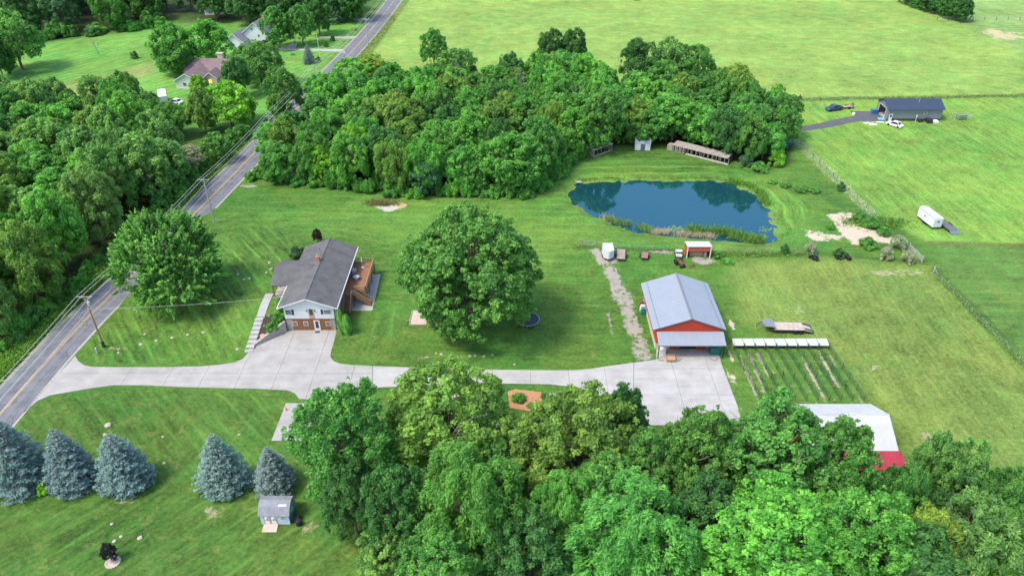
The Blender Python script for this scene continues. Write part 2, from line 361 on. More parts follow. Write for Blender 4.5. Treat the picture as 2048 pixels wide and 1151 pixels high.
# mowing direction: coordinate measured across the stripes, and how strong they show
def across(a, b):
    a = gp(*a); b = gp(*b); dx, dy = b[0]-a[0], b[1]-a[1]; L = math.hypot(dx, dy); return np.stack([X*(-dy/L)+Y*(dx/L), X*dx/L+Y*dy/L])
scd, ald = across((400,440),(800,445)); samp = np.full(len(X), .4)
def stripes(poly, coord, amp, soft=1.0):
    global scd, samp, ald
    sel = poly_sd(X, Y, poly) > 0; scd = np.where(sel, coord[0], scd); ald = np.where(sel, coord[1], ald); samp = np.where(sel, amp*sst(0, soft, poly_sd(X, Y, poly)), samp)
stripes(FIELD_TOP, np.stack([Y*.8, X]), .15); stripes(LAWN_FAR, across((120,180),(330,125)), .55)
stripes(BARNLAWN, across((1690,345),(1880,520)), .42); stripes(PAST_R, across((1724,586),(1848,771)), .26)
stripes(FOREL, across((215,790),(300,900)), .8); stripes([(-90,40),(-90,69),(-20,69),(-10,40)], across((0,1100),(300,930)), .7)
stripes(FRONT, across(ZL(1270,300), ZL(1450,650)), 1.0)
stripes([at(1100,300)[:2], at(1500,320)[:2], at(1640,420)[:2], at(1560,490)[:2], at(1500,350)[:2], at(1150,350)[:2]], np.stack([sdp*.8, np.arctan2(Y-150, X-36)*14]), .9)
stripes([at(740,640)[:2], at(800,600)[:2], at(800,700)[:2], at(700,720)[:2]], np.stack([X, Y]), .7)
samp = np.where(poly_sd(X, Y, WOOD_MID) > 0, 0, samp); samp = np.where(poly_sd(X, Y, WOOD_LEFT) > 0, 0, samp)

gm = bpy.data.meshes.new('ground'); nx, ny = len(gx), len(gy)
gm.vertices.add(nx*ny); gm.vertices.foreach_set('co', np.column_stack([X, Y, Hh]).astype(np.float32).ravel())
ii = (np.arange(ny-1)[:, None]*nx+np.arange(nx-1)[None, :]).ravel()
quads = np.column_stack([ii, ii+1, ii+1+nx, ii+nx]).astype(np.int32)
gm.loops.add(quads.size); gm.polygons.add(len(quads))
gm.loops.foreach_set('vertex_index', quads.ravel()); gm.polygons.foreach_set('loop_start', np.arange(0, quads.size, 4, dtype=np.int32))
gm.update(calc_edges=True); gm.polygons.foreach_set('use_smooth', np.ones(len(quads), bool))
def fattr(name, a): t = gm.attributes.new(name, 'FLOAT', 'POINT'); t.data.foreach_set('value', a.astype(np.float32))
def cattr(name, a):
    t = gm.attributes.new(name, 'FLOAT_VECTOR', 'POINT'); t.data.foreach_set('vector', a.astype(np.float32).ravel())
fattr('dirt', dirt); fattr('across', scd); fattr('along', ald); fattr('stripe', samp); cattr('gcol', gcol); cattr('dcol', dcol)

def ground_material():
    m = bpy.data.materials.new('grass_and_soil'); m.use_nodes = True; n = m.node_tree.nodes; l = m.node_tree.links
    b = n['Principled BSDF']; b.inputs['Roughness'].default_value = .9; b.inputs['Specular IOR Level'].default_value = .15
    A = lambda s: (lambda q: (setattr(q, 'attribute_name', s), q)[1])(n.new('ShaderNodeAttribute'))
    gc, dc, di, ac, st, al = A('gcol'), A('dcol'), A('dirt'), A('across'), A('stripe'), A('along')
    geo = n.new('ShaderNodeNewGeometry')
    def noise(scale, detail=5, rough=.6, vec=None, dist=0):
        t = n.new('ShaderNodeTexNoise'); t.inputs['Scale'].default_value = scale; t.inputs['Detail'].default_value = detail
        t.inputs['Roughness'].default_value = rough; t.inputs['Distortion'].default_value = dist
        l.new(vec or geo.outputs['Position'], t.inputs['Vector']); return t.outputs['Fac']
    def math_(op, a, b=None, c=None):
        t = n.new('ShaderNodeMath'); t.operation = op
        for k, v in enumerate((a, b, c)):
            if v is None: continue
            if isinstance(v, (int, float)): t.inputs[k].default_value = v
            else: l.new(v, t.inputs[k])
        return t.outputs[0]
    big = noise(.035, 4, .55); mid = noise(.22, 5, .62, dist=.6); fine = noise(1.6, 6, .72); tiny = noise(6, 3, .7)
    # mowing stripes, uneven
    wob = noise(.09, 3)
    cx = math_('ADD', ac.outputs['Fac'], math_('MULTIPLY', wob, .9))
    s1 = math_('SINE', math_('MULTIPLY', cx, 2*math.pi/3.1))
    comb = n.new('ShaderNodeCombineXYZ'); l.new(math_('MULTIPLY', cx, 1.7), comb.inputs[0])
    l.new(math_('MULTIPLY', noise(.03, 2), 6), comb.inputs[1])
    s2 = noise(1.0, 4, .7, comb.outputs[0])
    stv = math_('MULTIPLY', st.outputs['Fac'], math_('ADD', math_('ADD', math_('MULTIPLY', s1, .05), math_('MULTIPLY', math_('MULTIPLY', math_('MAXIMUM', math_('SUBTRACT', s1, .8), 0), math_('MAXIMUM', math_('SUBTRACT', noise(.05, 3, .6), .42), 0)), 9.0)), math_('MULTIPLY', math_('SUBTRACT', s2, .5), 1.0)))
    cs = n.new('ShaderNodeCombineXYZ'); l.new(math_('MULTIPLY', ac.outputs['Fac'], .75), cs.inputs[0]); l.new(math_('MULTIPLY', al.outputs['Fac'], .17), cs.inputs[1])
    streak = noise(1.0, 6, .68, cs.outputs[0], .9)
    val = math_('ADD', 1.0, math_('MULTIPLY', math_('SUBTRACT', streak, .5), math_('ADD', .6, math_('MULTIPLY', st.outputs['Fac'], 1.3))))
    val = math_('ADD', val, math_('MULTIPLY', math_('SUBTRACT', big, .5), .9))
    val = math_('ADD', val, math_('MULTIPLY', math_('SUBTRACT', mid, .5), 1.0))
    val = math_('ADD', val, math_('MULTIPLY', math_('SUBTRACT', fine, .5), 1.9))
    val = math_('ADD', val, math_('MULTIPLY', math_('SUBTRACT', tiny, .5), 1.0))
    val = math_('ADD', val, math_('MULTIPLY', stv, 1.35))
    val = math_('MAXIMUM', val, .3)
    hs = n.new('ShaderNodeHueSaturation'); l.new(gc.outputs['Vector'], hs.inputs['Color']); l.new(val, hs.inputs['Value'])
    hue = math_('ADD', math_('ADD', .5, math_('MULTIPLY', math_('SUBTRACT', noise(.06, 5, .6, dist=1.0), .5), -.11)), math_('MULTIPLY', math_('SUBTRACT', noise(.9, 5, .7), .5), -.09))
    l.new(hue, hs.inputs['Hue'])
    # dry yellowish thatch flecks
    dry = n.new('ShaderNodeMixRGB'); dry.inputs['Color2'].default_value = (*lin(170,170,96,.6), 1)
    dm = n.new('ShaderNodeMapRange'); dm.inputs['From Min'].default_value = .54; dm.inputs['From Max'].default_value = .78; dm.inputs['To Max'].default_value = .7
    l.new(noise(.5, 6, .75, dist=.8), dm.inputs['Value']); l.new(dm.outputs[0], dry.inputs['Fac']); l.new(hs.outputs[0], dry.inputs['Color1'])
    # soil
    dn = math_('ADD', math_('ADD', di.outputs['Fac'], math_('MULTIPLY', math_('SUBTRACT', noise(1.1, 6, .75), .5), 1.5)), math_('MULTIPLY', math_('SUBTRACT', noise(.3, 4, .6), .5), 1.3))
    dr = n.new('ShaderNodeMapRange'); dr.inputs['From Min'].default_value = .50; dr.inputs['From Max'].default_value = .70; l.new(dn, dr.inputs['Value'])
    gate = math_('MULTIPLY', dr.outputs[0], math_('GREATER_THAN', di.outputs['Fac'], .03))
    dh = n.new('ShaderNodeHueSaturation'); l.new(dc.outputs['Vector'], dh.inputs['Color']); l.new(math_('ADD', .62, math_('MULTIPLY', fine, .75)), dh.inputs['Value'])
    mx = n.new('ShaderNodeMixRGB'); l.new(gate, mx.inputs['Fac']); l.new(dry.outputs[0], mx.inputs['Color1']); l.new(dh.outputs[0], mx.inputs['Color2'])
    l.new(mx.outputs[0], b.inputs['Base Color'])
    bp = n.new('ShaderNodeBump'); bp.inputs['Strength'].default_value = .55; bp.inputs['Distance'].default_value = .18
    l.new(math_('ADD', fine, math_('MULTIPLY', tiny, .4)), bp.inputs['Height']); l.new(bp.outputs[0], b.inputs['Normal'])
    return m
gm.materials.append(ground_material())
ground = bpy.data.objects.new('ground', gm); COL.objects.link(ground); struct(ground)

# ---- pond water
def water_material():
    m = bpy.data.materials.new('pond_water'); m.use_nodes = True; n = m.node_tree.nodes; l = m.node_tree.links
    b = n['Principled BSDF']; b.inputs['Base Color'].default_value = (.007, .046, .058, 1); b.inputs['Roughness'].default_value = .3; b.inputs['Specular IOR Level'].default_value = 0
    geo = n.new('ShaderNodeNewGeometry'); t = n.new('ShaderNodeTexNoise'); t.inputs['Scale'].default_value = .9; t.inputs['Detail'].default_value = 4
    l.new(geo.outputs['Position'], t.inputs['Vector']); bp = n.new('ShaderNodeBump'); bp.inputs['Strength'].default_value = .12; bp.inputs['Distance'].default_value = .05
    l.new(t.outputs['Fac'], bp.inputs['Height'])
    g = n.new('ShaderNodeBsdfGlossy'); g.inputs['Roughness'].default_value = .03; g.inputs['Color'].default_value = (.46, .82, .94, 1); l.new(bp.outputs[0], g.inputs['Normal'])
    fr = n.new('ShaderNodeFresnel'); fr.inputs['IOR'].default_value = 2.3; mx = n.new('ShaderNodeMixShader'); l.new(fr.outputs[0], mx.inputs[0])
    l.new(b.outputs[0], mx.inputs[1]); l.new(g.outputs[0], mx.inputs[2]); l.new(mx.outputs[0], n['Material Output'].inputs[0]); return m
_pc = np.mean(np.array(POND), 0); WATER = [(x+(x-_pc[0])*.03, y+(y-_pc[1])*.05) for x, y in POND]
pond = MB(); pond.poly([(x, y, POND_Z) for x, y in WATER][::-1] if sum(WATER[k][0]*WATER[(k+1) % len(WATER)][1]-WATER[(k+1) % len(WATER)][0]*WATER[k][1] for k in range(len(WATER))) < 0 else [(x, y, POND_Z) for x, y in WATER])
struct(pond.build('pond', water_material()))

# ---- road
def road_material():
    m = bpy.data.materials.new('asphalt'); m.use_nodes = True; n = m.node_tree.nodes; l = m.node_tree.links
    b = n['Principled BSDF']; b.inputs['Roughness'].default_value = .85; b.inputs['Specular IOR Level'].default_value = .3
    geo = n.new('ShaderNodeNewGeometry'); ac = n.new('ShaderNodeAttribute'); ac.attribute_name = 'across'
    t1 = n.new('ShaderNodeTexNoise'); t1.inputs['Scale'].default_value = .5; t1.inputs['Detail'].default_value = 7; t1.inputs['Roughness'].default_value = .7
    l.new(geo.outputs['Position'], t1.inputs['Vector'])
    cmb = n.new('ShaderNodeCombineXYZ'); l.new(ac.outputs['Fac'], cmb.inputs[0])
    t2 = n.new('ShaderNodeTexNoise'); t2.inputs['Scale'].default_value = 1.3; t2.inputs['Detail'].default_value = 4; l.new(cmb.outputs[0], t2.inputs['Vector'])
    add = n.new('ShaderNodeMath'); add.operation = 'MULTIPLY_ADD'; add.inputs[1].default_value = .8
    l.new(t2.outputs['Fac'], add.inputs[0]); l.new(t1.outputs['Fac'], add.inputs[2])
    rp = n.new('ShaderNodeValToRGB'); rp.color_ramp.elements[0].position = .55; rp.color_ramp.elements[1].position = 1.0
    rp.color_ramp.elements[0].color = (.062, .066, .075, 1); rp.color_ramp.elements[1].color = (.165, .17, .185, 1)
    l.new(add.outputs[0], rp.inputs[0])
    # fine cracks
    vo = n.new('ShaderNodeTexVoronoi'); vo.feature = 'DISTANCE_TO_EDGE'; vo.inputs['Scale'].default_value = .22; l.new(geo.outputs['Position'], vo.inputs['Vector'])
    cr = n.new('ShaderNodeMath'); cr.operation = 'LESS_THAN'; cr.inputs[1].default_value = .0035; l.new(vo.outputs['Distance'], cr.inputs[0])
    mx = n.new('ShaderNodeMixRGB'); mx.inputs['Color2'].default_value = (.055, .057, .062, 1); l.new(cr.outputs[0], mx.inputs['Fac']); l.new(rp.outputs[0], mx.inputs['Color1'])
    l.new(mx.outputs[0], b.inputs['Base Color']); return m
def strip(name, offs, z, material, ys=None, parent=None):
    """a ribbon following the road between two offsets from its centre line"""
    pts = [p for p in ROADC if ys is None or ys[0] <= p[1] <= ys[1]]
    v = []; f = []; acr = []
    for i, p in enumerate(pts):
        a = pts[max(i-1, 0)]; c = pts[min(i+1, len(pts)-1)]; dx, dy = c[0]-a[0], c[1]-a[1]; L = math.hypot(dx, dy); nxx, nyy = dy/L, -dx/L
        wig = mnoise.noise(Vector((p[1]*.13, offs[0], 3.1)))*.12 if len(offs) > 2 and offs[2] else 0
        for o in offs[:2]: v.append((p[0]+nxx*(o+wig), p[1]+nyy*(o+wig), z)); acr.append(o)
        if i: k = 2*i; f.append((k-2, k-1, k+1, k))
    m = bpy.data.meshes.new(name); m.from_pydata(v, [], f); t = m.attributes.new('across', 'FLOAT', 'POINT'); t.data.foreach_set('value', acr)
    m.materials.append(material); o = bpy.data.objects.new(name, m); COL.objects.link(o); o.parent = parent; return o
road = struct(strip('road', (-3.3, 3.3), .035, road_material()))
strip('yellow_line', (-.24, -.09), .043, mat('yellow_road_paint', (.42, .29, .13), .8, .25, 2), None, road)
strip('yellow_line', (.09, .24), .043, MATS['yellow_road_paint'], None, road)
struct(strip('gravel_shoulder', (3.2, 3.75, 1), .02, M_gravel)); struct(strip('gravel_shoulder', (-4.1, -3.2, 1), .02, mat('shoulder_soil', (.24, .24, .19), .95, .35, 2)))

# ---- concrete drive, cut into slabs with open joints
def clip(poly, axis, c, keep_less):
    out = []; n = len(poly)
    for i in range(n):
        a = poly[i]; b = poly[(i+1) % n]; fa = (a[axis] <= c) == keep_less; fb = (b[axis] <= c) == keep_less
        if fa: out.append(a)
        if fa != fb:
            t = (c-a[axis])/(b[axis]-a[axis]); out.append((a[0]+(b[0]-a[0])*t, a[1]+(b[1]-a[1])*t))
    return out
def area(p): return abs(sum(p[k][0]*p[(k+1) % len(p)][1]-p[(k+1) % len(p)][0]*p[k][1] for k in range(len(p))))/2
def slabs(poly, xs, ys, parent, material, z=.06, gap=.02):
    xs = [-1e4]+list(xs)+[1e4]; ys = [-1e4]+list(ys)+[1e4]
    for x0, x1 in zip(xs[:-1], xs[1:]):
        q = clip(clip(poly, 0, x0+gap, False), 0, x1-gap, True)
        if len(q) < 3: continue
        for y0, y1 in zip(ys[:-1], ys[1:]):
            r_ = clip(clip(q, 1, y0+gap, False), 1, y1-gap, True)
            if len(r_) >= 3 and area(r_) > .3: MB().prism(r_, -.05, z).build('concrete_slab', material, parent)
drive = struct(MB().prism(PX([(160,745),(440,745),(600,730),(640,730),(640,760),(300,762)]), -.06, .02).build('driveway', M_conc))
A = PX([(150.5,711.5),(157,722),(168,730),(185,733.5),(230,734),(337,734),(400,732.5),(441,729),(470,724.5),(486,717),(495,707)])+[RW0,(RW1[0],RW1[1]),(-39.2,103.9),(-31,103.9),(-30.9,103.6)]+PX([(668,684),(662,703),(661,713),(667,722),(680,727),(700,729.5),(745,732)])+[at(745,775)[:2], at(640,800)[:2]]+PX([(598,797),(590,786),(575,780),(512,777),(378,774),(290,770),(229,770),(176,777),(101,790),(76,801),(45,826),(20,852)])
A = [(max(x, road_x(y)+3.28), y) for x, y in A]
slabs(A, (-62.6, -55.8, -50, -44.2, -38.2, -32.2, -26), (92.2, 98.4), drive, M_conc)
Bp = PX([(746,732),(850,735.5),(950,738.5),(1100,740.5),(1150,740),(1180,737.5),(1215,732),(1267,725)])+[at(1267,800)[:2]]+PX([(1200,790),(1160,775),(1100,768),(960,766),(746,775)])
slabs(Bp, (-15.5, -9.4, -3.2, 3.0, 9.2, 15.2), (), drive, M_conc_new)
Cp = PX([(1268,725),(1313,719)])+[(24.6,98.5),(35.0,98.5)]+PX([(1443,728),(1475,812),(1485,850),(1300,850),(1268,800)])
slabs(Cp, (26.5, 32.4), (87, 93.4), drive, M_conc_new)
pad = struct(MB().prism(PX([(572,806),(650,806),(650,881),(543,881)]), -.05, .05).build('parking_pad', M_conc))
# grey asphalt drive of the far barn
M_asph2 = mat('dark_asphalt', (.085, .085, .095), .9, .15, .5)
struct(MB().prism(PX([ZT(*p) for p in ((150,1008),(330,996),(480,962),(620,930),(692,922),(648,882),(835,883),(905,925),(935,962),(740,962),(640,976),(480,1012),(330,1035),(150,1042))]), -.05, .05).build('asphalt_drive', M_asph2))
# far drives and the walk of the grey house
fd = struct(MB().prism(PX([Z2(*p) for p in ((480,385),(570,388),(780,390),(950,392),(925,412),(780,407),(480,400))]), -.05, .05).build('far_driveway', M_conc_new))
struct(MB().prism(PX([Z2(*p) for p in ((330,378),(430,372),(500,360),(545,335),(575,345),(560,385),(480,398),(400,402),(380,430))]), -.05, .056).build('far_driveway', M_conc_new))
struct(MB().prism(PX([Z2(*p) for p in ((750,290),(950,292),(1050,288),(1010,308),(950,308),(750,300))]), -.05, .05).build('footpath', M_conc))
struct(MB().prism(PX([Z2(*p) for p in ((1020,152),(1175,150),(1160,166),(1020,164))]), -.05, .05).build('far_driveway', M_conc))
struct(MB().prism(PX([Z2(*p) for p in ((200,1030),(330,1008),(420,985),(400,1015),(260,1065))]), -.05, .045).build('gravel_lane', M_gravel))

# ================================================================== TREES
TS = 2.4
TONE = {'dark': (.030, .094, .026), 'mid': (.046, .132, .030), 'bright': (.058, .172, .034), 'lime': (.088, .205, .026), 'yellow': (.112, .178, .034),
        'olive': (.072, .146, .032), 'blue': (.038, .102, .046), 'silver': (.14, .175, .12), 'purple': (.030, .012, .016), 'plum': (.016, .016, .018), 'spruce': (.054, .088, .092), 'emerald': (.050, .154, .034), 'grey': (.068, .150, .042)}
TONE = {k: (v[0]*TS*1.06, v[1]*TS, v[2]*TS*.88) for k, v in TONE.items()}
TWORD = {'dark': 'dark green', 'mid': 'mid-green', 'bright': 'bright green', 'lime': 'vivid lime green', 'yellow': 'yellow-green', 'olive': 'olive-brown green', 'blue': 'bluish green', 'silver': 'silvery grey', 'purple': 'dark purple', 'plum': 'blackish', 'spruce': 'blue-grey', 'emerald': 'emerald green', 'grey': 'greyish green'}
def leaf_mesh(name, P, N, size, tint, rng, aspect=.62, along=None, material=None):
    """one small four-cornered leaf face per point"""
    n = len(P); N = N/np.maximum(np.linalg.norm(N, axis=1, keepdims=True), 1e-6)
    a = rng.normal(size=(n, 3)) if along is None else along + rng.normal(size=(n, 3))*.35
    a -= (a*N).sum(1, keepdims=True)*N; a /= np.maximum(np.linalg.norm(a, axis=1, keepdims=True), 1e-6)
    b = np.cross(N, a); s = (size*rng.uniform(.45, 1.55, n))[:, None]
    V = np.stack([P-a*s, P-b*s*aspect+N*s*.12, P+a*s, P+b*s*aspect+N*s*.12], 1).reshape(-1, 3)
    m = bpy.data.meshes.new(name); m.vertices.add(4*n); m.vertices.foreach_set('co', V.astype(np.float32).ravel())
    m.loops.add(4*n); m.polygons.add(n); m.loops.foreach_set('vertex_index', np.arange(4*n, dtype=np.int32))
    m.polygons.foreach_set('loop_start', np.arange(0, 4*n, 4, dtype=np.int32)); m.update(calc_edges=True)
    t = m.attributes.new('tint', 'FLOAT', 'FACE'); t.data.foreach_set('value', np.clip(tint, 0, 1).astype(np.float32))
    m.materials.append(material or M_leaf); return m
def unit(v): return v/np.maximum(np.linalg.norm(v, axis=-1, keepdims=True), 1e-6)
PROTO = {}
def broadleaf(key, seed,  h=2.1, zb=.32, lobes=16, lr=.36, subs=22, sr=.13, leaves=70, size=.034, aspect=.62, droop=0., spread=.64, up=.45, top=1.0, shoots=False, gaps=.1, elong=1.0, skirt=0., even=1.0):
    rng = np.random.default_rng(seed); rnd = random.Random(seed)
    hc = (h-zb)/2; zc = zb+hc; C = []; Rr = []
    for i in range(lobes):                          # large boughs spread over an egg-shaped crown
        t = (i+.5)/lobes; ph = i*2.39996+rng.uniform(-.5, .5); cz = 1-2*t*.86; sr_ = math.sqrt(max(0, 1-cz*cz))
        k = spread*(1+(rng.uniform(.82, 1.12)-1)*even); taper = 1.0 if cz < 0 else 1-(1-top)*cz
        C.append((sr_*math.cos(ph)*k*taper, sr_*math.sin(ph)*k*taper, zc+cz*k*hc)); Rr.append(lr*rng.uniform(.75, 1.2))
    for i in range(max(2, lobes//6)): C.append((rng.uniform(-.2, .2), rng.uniform(-.2, .2), zc+rng.uniform(-.3, .5)*hc)); Rr.append(lr*1.2)
    C = np.array(C); Rr = np.array(Rr); P = []; N = []; T = []; AL = []
    for i in range(len(C)):
        out = unit(C[i]-np.array([0, 0, zc-.25*hc]))
        for j in range(subs):
            d = unit(rng.normal(size=3)+out*.75+np.array([0, 0, .25]))
            stray = rng.random() < .16; c = C[i]+d*Rr[i]*(rng.uniform(1.1, 1.28) if stray else rng.uniform(.7, 1.1))*np.array([1, 1, .9])
            if rng.random() < gaps: continue
            dd = np.linalg.norm((C-c), axis=1)/Rr; dd[i] = 9
            if dd.min() < .62: continue
            if c[2] < zb*.6: continue
            r = sr*(rng.uniform(.4, .8) if stray else rng.uniform(.6, 1.4)); n = max(8, int(leaves*(r/sr)**2)); dirn = unit(d+out*.4)
            if shoots:
                ax = unit(d*.8+out*.5+np.array([0, 0, .3])+rng.normal(size=3)*.25); L = sr*rng.uniform(1.2, 2.6)
                tt = rng.random(n); q = c+ax*(tt[:, None]*L)+rng.normal(size=(n, 3))*(sr*.24*(1.15-tt))[:, None]
                nn = unit(rng.normal(size=(n, 3))*.6+ax*.2+np.array([0, 0, .7])); al = np.tile(ax, (n, 1))
                T.append(np.clip(rng.uniform(.1, .75)+(tt-.4)*.35+rng.normal(size=n)*.12, 0, 1))
            else:
                dl = unit(rng.normal(size=(n, 3))+dirn*.7+np.array([0, 0, up]))
                q = c+dl*r*rng.uniform(.45, 1.08, (n, 1))*np.array([1, 1, .8*elong])
                if droop: q[:, 2] -= droop*r*np.linalg.norm((q-c)[:, :2], axis=1)/r*rng.uniform(.4, 1.3, n)
                nn = unit(dl+rng.normal(size=(n, 3))*.55+np.array([0, 0, .35]))
                al = np.tile(out*.6+np.array([0, 0, -droop*1.3-.1]), (n, 1))
                T.append(np.clip(rng.uniform(.15, .7)+rng.normal(size=n)*.13, 0, 1))
            P.append(q); N.append(nn); AL.append(al)
    P = np.concatenate(P); N = np.concatenate(N); T = np.concatenate(T); AL = np.concatenate(AL)
    ok = P[:, 2] > .03; P, N, T, AL = P[ok], N[ok], T[ok], AL[ok]
    P[:, :2] *= (1+skirt*(1-P[:, 2:3]/h)); s = 1.0/np.percentile(np.hypot(P[:, 0], P[:, 1]), 98.5); P[:, :2] *= s
    P[:, 2] = zb*.4 + (P[:, 2]-P[:, 2].min())*((h-zb*.4)/(P[:, 2].max()-P[:, 2].min()))
    crown = leaf_mesh('crown_'+key, P, N, size, T, rng, aspect, AL)
    tb = MB(); tr = .045
    tb.tube((0,0,-.03), (0,0,zb*1.1), tr*1.25, tr, 8); tb.tube((0,0,zb*1.1), (.03,.02,zc+hc*.3), tr, tr*.35, 7)
    for i in range(len(C)):
        c = np.array([C[i][0]*s, C[i][1]*s, C[i][2]]); z0 = zb+(c[2]-zb)*rnd.uniform(.1, .45); z0 = max(zb*.7, min(z0, zc+.2*hc)); a = np.array([0, 0, z0])
        mid = a+(c-a)*.5+np.array([0, 0, .07]); tb.tube(tuple(a), tuple(mid), tr*.5, tr*.3, 5, False); tb.tube(tuple(mid), tuple(c), tr*.3, tr*.12, 5, False)
        for k in range(3):
            e = c+unit(rng.normal(size=3)+np.array([0, 0, .4]))*Rr[i]*.85; tb.tube(tuple(c), tuple(e), tr*.13, tr*.04, 4, False)
    trunk = tb.mesh('trunk_'+key); trunk.materials.append(M_bark)
    PROTO[key] = (trunk, crown, h)
def conifer(key, seed, h=3.0, tiers=26, size=.036, taper=.72):
    rng = np.random.default_rng(seed); P = []; N = []; T = []; AL = []
    tb = MB(); tb.tube((0,0,-.03), (0,0,h*.97), .05, .008, 8)
    for i in range(tiers):
        f = (i+.3)/tiers; z = h*(.03+.95*f); r = (1-f)**taper*1.0+.03
        r *= .78+.22*min(1, f/.2)
        nb = max(5, int(17*(r**.6)))
        for b in range(nb):
            ph = 2*math.pi*(b+rng.uniform(-.3, .3))/nb+i*1.1; rr = r*rng.uniform(.78, 1.12)*(1+.10*math.sin(2*ph+seed)); dx = np.array([math.cos(ph), math.sin(ph), 0]); sx = np.array([-dx[1], dx[0], 0])
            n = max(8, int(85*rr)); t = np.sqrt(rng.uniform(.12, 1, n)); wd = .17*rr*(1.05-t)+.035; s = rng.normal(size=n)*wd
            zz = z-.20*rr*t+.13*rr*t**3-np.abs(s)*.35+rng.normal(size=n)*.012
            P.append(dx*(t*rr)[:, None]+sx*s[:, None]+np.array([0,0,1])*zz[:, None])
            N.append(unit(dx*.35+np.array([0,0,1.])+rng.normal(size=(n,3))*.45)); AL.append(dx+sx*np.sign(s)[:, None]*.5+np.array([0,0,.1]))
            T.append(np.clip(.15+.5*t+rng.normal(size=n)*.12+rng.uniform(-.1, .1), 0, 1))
            tb.tube((0,0,z), tuple(dx*rr*.8+np.array([0,0,z-.15*rr])), .012, .004, 4, False)
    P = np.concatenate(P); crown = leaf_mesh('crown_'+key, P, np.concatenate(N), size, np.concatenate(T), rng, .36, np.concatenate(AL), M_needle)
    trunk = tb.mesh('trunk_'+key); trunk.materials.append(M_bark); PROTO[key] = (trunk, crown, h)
def bush(key, seed, h=1.5, n=6500, size=.055, clumps=40, flat=1.0):
    rng = np.random.default_rng(seed); P = []; N = []; T = []
    tb = MB()
    for i in range(clumps):
        d = unit(rng.normal(size=3)+np.array([0,0,.5])); d[2] = abs(d[2]); c = d*np.array([.72, .72, h*.72*flat])*rng.uniform(.55, 1.05)+np.array([0,0,.12]); r = rng.uniform(.16, .34)
        m = n//clumps; dl = unit(rng.normal(size=(m,3))+d*.7+np.array([0,0,.4])); q = c+dl*r*rng.uniform(.4, 1.1, (m,1)); P.append(q)
        N.append(unit(dl+rng.normal(size=(m,3))*.6+np.array([0,0,.3]))); T.append(np.clip(rng.uniform(.15, .7)+rng.normal(size=m)*.14, 0, 1))
        if i % 3 == 0: tb.tube((0,0,-.02), tuple(c), .025, .008, 4, False)
    P = np.concatenate(P); P[:, 2] = np.maximum(P[:, 2], .02)
    crown = leaf_mesh('crown_'+key, P, np.concatenate(N), size, np.concatenate(T), rng)
    trunk = tb.mesh('stem_'+key); trunk.materials.append(M_bark); PROTO[key] = (trunk, crown, h)
def columnar(key, seed, h=4.2, n=9000):
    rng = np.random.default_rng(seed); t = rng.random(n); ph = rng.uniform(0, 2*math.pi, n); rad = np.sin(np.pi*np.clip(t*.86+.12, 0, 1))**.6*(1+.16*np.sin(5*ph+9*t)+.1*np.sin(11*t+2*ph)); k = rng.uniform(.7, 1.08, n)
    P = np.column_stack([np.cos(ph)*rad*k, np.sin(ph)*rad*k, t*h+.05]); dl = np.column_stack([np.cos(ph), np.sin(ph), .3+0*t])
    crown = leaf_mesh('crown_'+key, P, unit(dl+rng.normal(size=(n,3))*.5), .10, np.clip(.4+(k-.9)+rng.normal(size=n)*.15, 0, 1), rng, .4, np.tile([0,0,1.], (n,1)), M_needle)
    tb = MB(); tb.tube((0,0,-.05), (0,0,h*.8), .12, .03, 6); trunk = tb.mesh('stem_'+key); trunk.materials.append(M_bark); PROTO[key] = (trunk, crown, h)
def bare(key, seed, h=2.2):
    rnd = random.Random(seed); tb = MB()
    def grow(p, d, L, r, k):
        e = p+d*L; tb.tube(tuple(p), tuple(e), r, r*.6, 5, False)
        if k == 0: return
        for _ in range(3 if k > 1 else 2):
            nd = (d+Vector((rnd.uniform(-.7,.7), rnd.uniform(-.7,.7), rnd.uniform(-.05,.5)))).normalized(); grow(e, nd, L*rnd.uniform(.55,.8), r*.55, k-1)
    grow(Vector((0,0,-.03)), Vector((0,0,1)), h*.33, .05, 4); trunk = tb.mesh('trunk_'+key); trunk.materials.append(M_deadbark); PROTO[key] = (trunk, None, h)

broadleaf('maple1', 11); broadleaf('maple2', 12, lobes=18, lr=.33, h=2.2)
broadleaf('oak1', 21, lobes=13, lr=.40, subs=20, sr=.16, leaves=85, size=.038, h=1.95); broadleaf('oak2', 22, lobes=15, lr=.38, subs=20, sr=.15, leaves=85, size=.038, h=2.1)
broadleaf('ash1', 31, h=2.7, zb=.5, lobes=18, lr=.34, top=.75, size=.036); broadleaf('ash2', 32, h=2.5, zb=.4, lobes=16, lr=.36, top=.8, size=.036)
broadleaf('locust1', 41, lobes=15, subs=22, sr=.15, leaves=85, size=.044, aspect=.32, droop=.3, up=.35); broadleaf('locust2', 42, lobes=17, subs=20, sr=.14, leaves=85, size=.044, aspect=.32, droop=.3, up=.35, h=2.3)
broadleaf('willow', 51, lobes=14, subs=20, sr=.14, leaves=90, size=.05, aspect=.22, droop=1.6, up=.1, h=2.1)
broadleaf('shoot', 61, h=1.86, zb=.12, lobes=24, lr=.33, subs=50, sr=.115, leaves=64, size=.024, shoots=True, aspect=.5, gaps=.03, spread=.68, skirt=.12)
broadleaf('big_maple', 75, h=1.92, zb=.14, lobes=44, lr=.27, subs=34, sr=.08, leaves=58, size=.0215, gaps=.08, even=.5, spread=.76, up=.6, skirt=0.)
broadleaf('near_oak', 81, h=2.6, zb=.4, lobes=26, lr=.30, subs=30, sr=.10, leaves=62, size=.024, spread=.72, top=.8, gaps=.1)
broadleaf('near_oak2', 82, h=2.2, zb=.35, lobes=24, lr=.31, subs=28, sr=.105, leaves=64, size=.025, spread=.72, gaps=.14)
